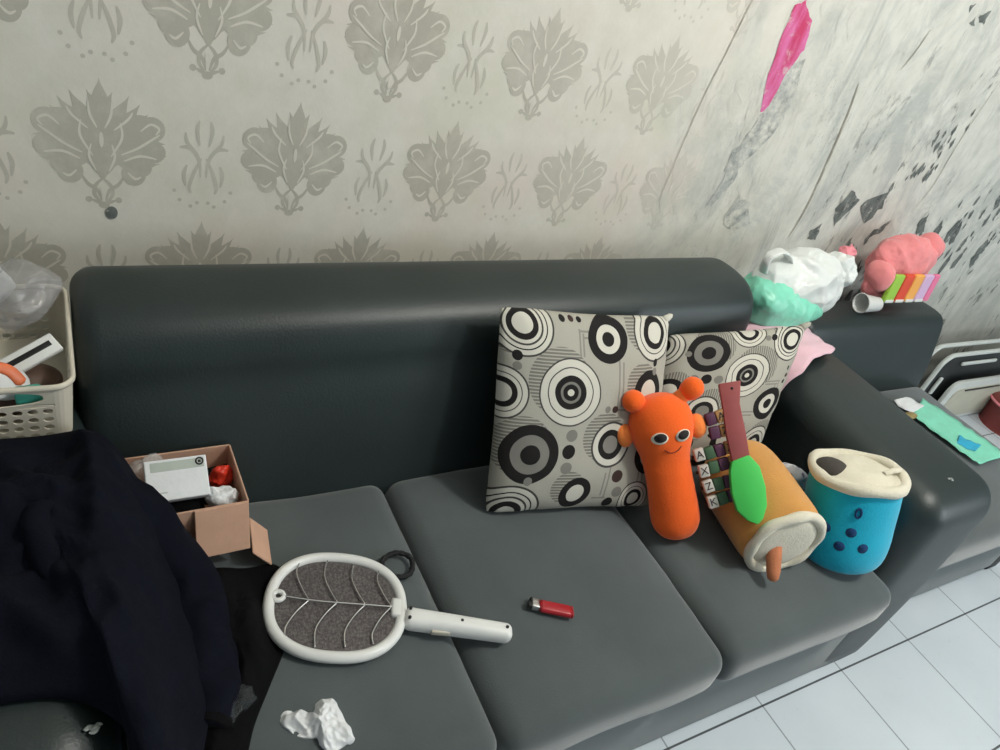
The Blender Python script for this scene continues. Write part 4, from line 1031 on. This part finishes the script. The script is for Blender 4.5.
ft2 = thing('tray_table', 'smaller folded tray table with white rounded edge and beige top', 'folding table', loc=(2.95, -.19, 0))
bm = bmesh.new(); prism(bm, rpoly(2.612 - 2.95, 3.40 - 2.95, .008, .222, .05), .018, UP, -.006, .004); sharp(obj('rim_board', bm, 'tubewhite', ft2))
bm = bmesh.new(); prism(bm, rpoly(2.655 - 2.95, 3.36 - 2.95, .030, .186, .035), .006, UP, .010, .001); sharp(obj('tray_top', bm, 'beige', ft2))
bm = bmesh.new(); rbox(bm, (2.86 - 2.95, -.018, .180), (.28, .006, .006), .002, (4, 2, 2)); obj('groove_bar', bm, 'black', ft2)
ms = thing('maroon_stool', 'maroon plastic stool edge at the right edge of the photo by the tray table', 'stool', loc=(3.10, -.30, 0))
bm = bmesh.new(); lathe(bm, smooth_prof([(0, 0), (.10, .0), (.105, .01), (.118, .10), (.130, .118), (.128, .132), (.10, .138), (0, .138)]), 40); obj('seat', bm, 'maroon', ms)
bm = bmesh.new(); tube(bm, [(.131 * math.cos(a), .131 * math.sin(a), .12) for a in (2 * PI * k / 48 for k in range(48))], .006, 8, True, False); obj('rim', bm, 'rosepink', ms)

# ------------------------------------------------------------------ light and camera
def lamp(name, kind, loc, energy, size, col, aim=None):
    l = bpy.data.lights.new(name, kind); l.energy = energy; l.color = col
    if kind == 'AREA': l.shape = 'DISK'; l.size = size
    else: l.shadow_soft_size = size
    o = bpy.data.objects.new(name, l); COL.objects.link(o); o.location = loc
    if aim is not None: o.rotation_euler = (Vector(aim) - Vector(loc)).to_track_quat('-Z', 'Y').to_euler()
    return o
lamp('ceiling_bulb', 'POINT', (1.10, -1.36, 2.45), 72, .10, (1.0, .985, .935))
lamp('doorway_daylight', 'AREA', (3.3, -3.2, 1.5), 36, 1.3, (.88, .96, 1.0), (.9, -.3, .5))
wd = bpy.data.worlds.new('room_daylight'); sc.world = wd; wd.use_nodes = True
wd.node_tree.nodes['Background'].inputs[0].default_value = (.80, .92, 1.0, 1); wd.node_tree.nodes['Background'].inputs[1].default_value = .28

cam = bpy.data.cameras.new('camera'); co_ = bpy.data.objects.new('camera', cam); COL.objects.link(co_); sc.camera = co_
cam.sensor_width = 36; cam.lens = 722.08 / 1000 * 36; cam.clip_start = .05; cam.clip_end = 60
Rr = ((.858, -.440, .267), (-.072, -.617, -.784), (.509, .653, -.560))
r_, d_, f_ = (Vector(v).normalized() for v in Rr)
m3 = Matrix((r_, -d_, -f_)).transposed().to_4x4(); m3.translation = (-.463, -1.278, 1.397); co_.matrix_world = m3
vs = sc.view_settings; vs.view_transform = 'Standard'; vs.look = 'None'; vs.exposure = 0.0; vs.gamma = 1.0; vs.use_curve_mapping = False
